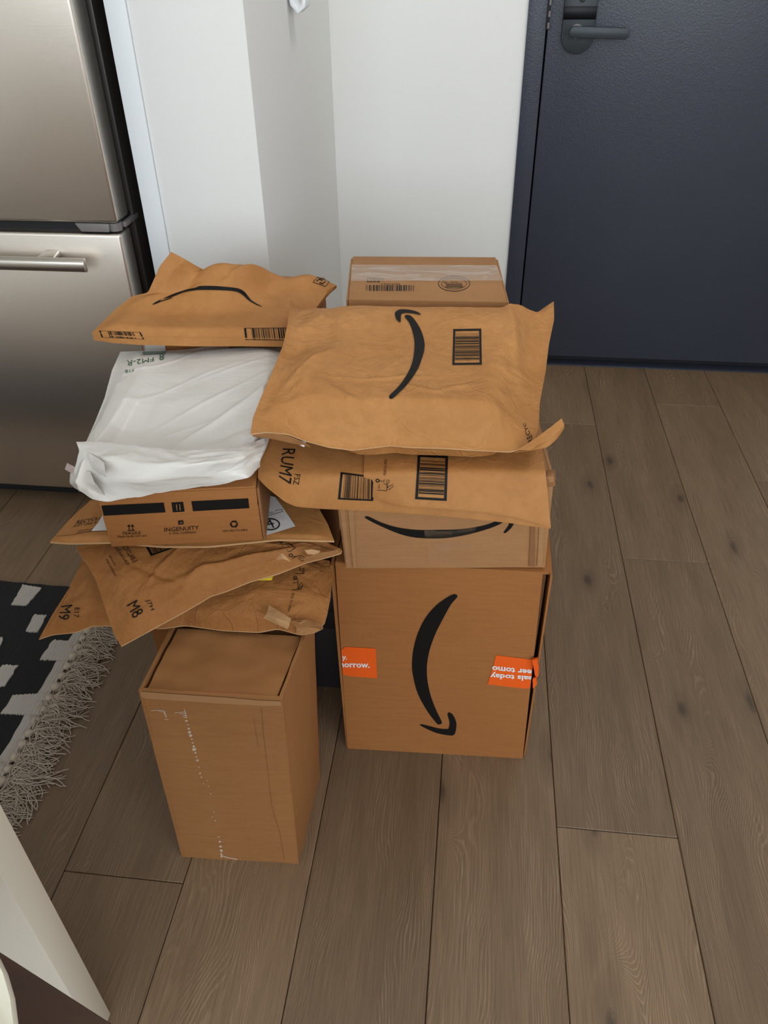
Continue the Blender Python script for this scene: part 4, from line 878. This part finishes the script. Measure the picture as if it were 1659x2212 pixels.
fl6 = flap('folded_flap', [[(165, 956, .678), (210, 957, .678), (300, 966, .682), (400, 977, .684), (450, 974, .685), (520, 968, .681), (572, 948, .664)],
    [(172, 975, .676), (230, 990, .684), (310, 1000, .687), (400, 1005, .688), (470, 1000, .688), (530, 990, .682), (574, 966, .660)],
    [(160, 1020, .650), (220, 1040, .660), (300, 1040, .668), (380, 1030, .672), (450, 1028, .670), (520, 1015, .668), (562, 992, .662)],
    [hang(168, 1054, .02), hang(200, 1077, .02), hang(236, 1083, .02), hang(300, 1073, .02), hang(380, 1060, .02), hang(470, 1047, .02), hang(538, 1032, .02), (562, 1008, .648)]], M['poly'], L6, th=0.0015, n=100, wr=0.0042, seed=23, m=40, fr=(4.5, 3))
flap('folded_corner', [[(165, 956, .672), (185, 975, .678), (225, 1000, .684)], [(180, 985, .664), (200, 1005, .676), (228, 1022, .686)], [(190, 1008, .660), (212, 1022, .672), (230, 1032, .682)]], M['poly'], L6, th=0.001, wr=0.003, seed=31)
flap('bunched_corner', [[(152, 1026, .640), (170, 1018, .655), (196, 1022, .664)], [(150, 1045, .632), (178, 1040, .656), (205, 1045, .668)], [(172, 1062, .618), (192, 1072, .628), (232, 1078, .632)]], M['poly'], L6, th=0.001, wr=0.004, seed=33)
flap('adhesive_strip', [[(145, 1000, .645), (160, 1008, .652), (178, 1018, .658)], [(140, 1014, .640), (158, 1024, .648), (170, 1032, .652)]], M['tape_pink'], L6, wr=0.0006, seed=2)
ZW = lambda pts: sc(140, 730, 0.16878, pts)
lay('green_print', [text('FM2-R', ZW([(1140, 300), (790, 366), (795, 290), (1135, 252)])), text('FTB', ZW([(885, 428), (770, 453), (772, 412), (880, 398)])), text('8', ZW([(1270, 285), (1205, 290), (1215, 205), (1275, 205)])), quad(ZW([(1000, 180), (1310, 172), (1285, 205), (998, 216)])), quad(ZW([(1490, 150), (1659, 130), (1659, 140), (1490, 160)])), quad([(495, 749), (530, 747), (530, 751), (495, 753)])], bv, M['ink_g'], L6)

# L7: topmost mailer of the left stack
L7, b7, bv = bag('paper_mailer', 'topmost brown mailer of the left stack with a curved black arrow, beside the refrigerator',
    back=[(370, 544, .790), (400, 560, .778), (463, 600, .735), (540, 618, .715), (620, 606, .708), (690, 600, .706), (727, 617, .694)],
    front=[(199, 718, .703), (240, 724, .703), (300, 728, .703), (420, 731, .700), (520, 731, .695), (600, 732, .690), (640, 735, .686)],
    left=[(370, 544, .790), (345, 575, .772), (320, 632, .732), (286, 640, .730), (250, 668, .718), (199, 718, .703)],
    right=[(727, 617, .694), (712, 630, .694), (690, 655, .692), (665, 690, .690), (640, 735, .686)],
    mat=M['kraft_b'], T=0.010, marg=(0.15, 0.15, 0.2, 0.08), bumps=((0.46, 0.27, 0.046, 0.20, 0.26, 0.0), (0.60, 0.30, 0.014, 0.07, 0.22, 0.35), (0.87, 0.15, 0.010, 0.12, 0.12, 0.0)), wr=0.0020, wf=(3, 3), t=0.004, tf=0.013, seed=41, hard=2.5)
ZS = lambda pts: sc(180, 530, 0.22906, pts)
lay('arrow_print', [spoly(ZS([(760, 500), (850, 460), (950, 425), (1060, 400), (1110, 384), (1250, 385), (1400, 397), (1470, 410), (1520, 440), (1560, 490), (1590, 523), (1650, 560), (1690, 580), (1640, 566), (1560, 522), (1510, 476), (1462, 445), (1395, 430), (1250, 423), (1110, 422), (1040, 428), (940, 447), (850, 484), (770, 503)])), spoly(ZS([(650, 560), (690, 532), (745, 506), (720, 525), (760, 515), (830, 493), (832, 501), (740, 531), (680, 555)]))], bv, M['ink'], L7, maxlen=12)
lay('barcode', barcode(ZS([(150, 806), (540, 820), (575, 885), (175, 868)]), 12, frame=0.035, horiz=False, margin=0.2, aspect=1.2), bv, M['ink'], L7, maxlen=8)
lay('barcode', barcode([(527, 709), (640, 708), (645, 736), (530, 734)], 15, frame=0.04, horiz=False, margin=0.14, aspect=1.0), bv, M['ink'], L7, maxlen=8)
lay('recycling_print', stroke([(676, 610), (685, 599), (713, 608), (703, 619), (676, 610)], 1.2)+stroke([(684, 607), (690, 603), (696, 606)], 2.2)+stroke([(690, 611), (697, 613), (702, 609)], 2.2), bv, M['ink'], L7)

# R6: rigid paperboard mailer on the taped box
R6 = root('paperboard_mailer', 'flat paperboard mailer with a rounded corner, marked RUM7, hanging over the taped box', 'mailer', (-0.05, 0.95, 0.60))
def lip(px, dz=0.0):
    """point of the mailer where it bends over the front top edge of the taped box"""
    t = (px-735)/(1178-735); y = R2T[0][1]+(R2T[1][1]-R2T[0][1])*min(1, max(-0.4, t))-0.004; p = at(px, 1000, y=y); d = ray(px, 1000)
    best = min(range(940, 1100), key=lambda v: abs(at(px, v, z=T2+0.0055+dz)[1]-y)); return (px, best, T2+0.0055+dz)
b6r = flap('body', [[(596, 880, .641), (700, 860, .616), (900, 855, .612), (1060, 855, .612), (1155, 872, .612)],
    [(574, 945, .640), (700, 955, .614), (900, 960, .611), (1060, 960, .611), (1167, 958, .611)],
    [(558, 1000, .640), (640, lip(640)[1]-6, .622), lip(740), lip(900), lip(1050), lip(1178)],
    [(557, 1032, .640), (572, 1048, .639), (592, 1064, .628), (616, 1083, .610), (640, 1093, .596), (700, 1098, .574), (760, 1101, .559), (830, 1104, .557), (950, 1113, .553), (1100, 1128, .547), (1189, 1141, .541)]],
    M['kraft_b'], R6, th=0.0016, n=110, wr=0.0007, seed=51, m=60)
tl = flap('top_layer', [[(787, 890, .616), (900, 885, .616), (1050, 882, .616), (1160, 890, .616)], [(787, 960, .615), (900, 962, .616), (1050, 962, .616), (1168, 960, .6145)],
    [lip(786, .003), lip(900, .006), lip(1050, .006), lip(1179, .003)], [(784, 1062, .5835), (812, 1077, .577), (860, 1091, .571), (950, 1098, .570), (1050, 1106, .566), (1120, 1118, .557), (1190, 1139, .5435)]], M['kraft_b'], R6, th=0.0012, n=60, wr=0.0006, seed=5, m=50)
bv = bvh_of(b6r)
ZR = lambda pts: sc(540, 930, 0.19289, pts)
bvr = bvh_of(b6r, tl); Z4 = lambda pts: sc(520, 530, 0.434, pts)
lay('lettering', [text('RUM7', ZR([(508, 210), (455, 605), (312, 560), (365, 205)])), text('FSZ', ZR([(565, 495), (545, 612), (480, 605), (500, 490)])), text('TEAR TO OPEN', ZR([(1537, 325), (1522, 503), (1492, 500), (1507, 325)]))], bvr, M['ink'], R6)
lay('barcode', barcode(Z4([(497, 1130), (660, 1150), (660, 1272), (483, 1264)]), 21, frame=0.07, horiz=False, aspect=0.9), bv, M['ink'], R6)
lay('barcode', barcode(Z4([(882, 1043), (1032, 1050), (1025, 1272), (868, 1263)]), 22, frame=0.085, horiz=True, aspect=0.62), bvr, M['ink'], R6)
hd = ell(*ZR([(1430, 560)])[0], 3.6, 3.0, 2.0, 14)
for s in ([(1452, 565), (1500, 568), (1505, 545)], [(1430, 665), (1530, 675), (1545, 600), (1560, 560), (1540, 550)], [(1495, 580), (1510, 600), (1530, 605)], [(1540, 640), (1570, 620), (1605, 600)], [(1550, 665), (1580, 645), (1610, 620)], [(1450, 600), (1442, 640), (1455, 645)], [(1480, 230), (1560, 210), (1575, 160)], [(1580, 200), (1620, 190), (1625, 160)], [(1530, 555), (1535, 660)]): hd += stroke(ZR(s), 1.0)
lay('pictogram', hd, bvr, M['ink'], R6)

# R7: big padded mailer on top
R7, b7r, bv = bag('padded_mailer', 'large bulging padded paper mailer with a black arrow topping the right stack',
    back=[(628, 650, .735), (655, 680, .702), (720, 722, .674), (900, 732, .669), (1085, 722, .676), (1150, 682, .690), (1196, 652, .704)],
    front=[(541, 938, .692), (576, 933, .690), (624, 938, .676), (660, 952, .662), (711, 966, .652), (763, 972, .648), (845, 962, .650), (880, 966, .649), (954, 968, .648), (1041, 973, .646), (1101, 976, .645), (1150, 966, .647)],
    left=[(628, 650, .735), (622, 700, .733), (611, 748, .726), (586, 808, .717), (563, 860, .708), (546, 903, .700), (541, 938, .692)],
    right=[(1196, 652, .704), (1197, 690, .697), (1186, 742, .684), (1179, 800, .672), (1166, 870, .660), (1163, 925, .653), (1150, 966, .647)],
    mat=M['kraft'], T=0.049, belly=0.026, marg=(0.26, 0.22, 0.085, 0.12), bumps=((0.46, 0.10, 0.013, 0.34, 0.20, 0.0), (0.835, 0.30, 0.006, 0.02, 0.30, -0.22), (0.92, 0.35, -0.006, 0.05, 0.3, 0.0), (0.12, 0.30, 0.006, 0.05, 0.10, 0.6), (0.45, 0.72, 0.0022, 0.16, 0.010, -0.1), (0.56, 0.80, 0.002, 0.12, 0.010, 0.3), (0.32, 0.85, 0.003, 0.07, 0.018, 0.7), (0.70, 0.78, 0.002, 0.08, 0.012, -0.5), (0.18, 0.62, 0.004, 0.014, 0.12, 0.5)), wr=0.0050, wf=(4.6, 4.2), t=0.0013, seed=63, nu=150, nv=130, group=None, edge=M['kraft_edge'])
lay('arrow_print', [spoly(Z4([(820, 350), (850, 355), (890, 410), (912, 470), (914, 520), (900, 570), (880, 620), (840, 680), (800, 725), (760, 760), (745, 765), (738, 758), (745, 745), (790, 700), (830, 640), (855, 580), (865, 510), (860, 450), (840, 390), (818, 360)])),
    spoly(Z4([(768, 350), (770, 335), (790, 322), (830, 322), (870, 330), (895, 343), (890, 347), (850, 340), (810, 340), (798, 350), (796, 380), (790, 384), (775, 370)]))], bv, M['ink'], R7, maxlen=5, eps=0.0010)
lay('barcode', barcode(Z4([(1058, 418), (1197, 416), (1200, 595), (1053, 597)]), 31, frame=0.075, horiz=True, aspect=0.75), bv, M['ink'], R7, maxlen=9)
ZQ = lambda pts: sc(1090, 880, 0.12658, pts)
lay('lettering', [text('RECYC', ZQ([(405, 625), (310, 275), (345, 262), (500, 560)]))], bv, M['ink'], R7)
flap('curled_flap', [[(1118, 972, .650), (1160, 945, .662), (1190, 922, .672), (1213, 904, .680)], [(1150, 972, .653), (1172, 956, .660), (1200, 935, .668), (1219, 918, .674)], [(1112, 977, .645), (1150, 972, .648), (1184, 966, .652), (1205, 945, .661), (1219, 925, .668)]], M['kraft_b'], R7, th=0.0008, n=24, wr=0.0006, seed=3)
lf = flap('open_lip', [[(544, 939, .684), (580, 936, .682), (624, 941, .671), (668, 962, .652)], [(548, 943, .676), (585, 947, .668), (630, 957, .656), (672, 966, .644)]], M['kraft_in'], R7, wr=0.0004, seed=9)
flap('white_seal_strip', [[(650, 952, .656), (656, 953, .656), (661, 955, .654)], [(647, 961, .650), (652, 963, .650), (657, 965, .648)]], M['label'], R7, wr=0.0)
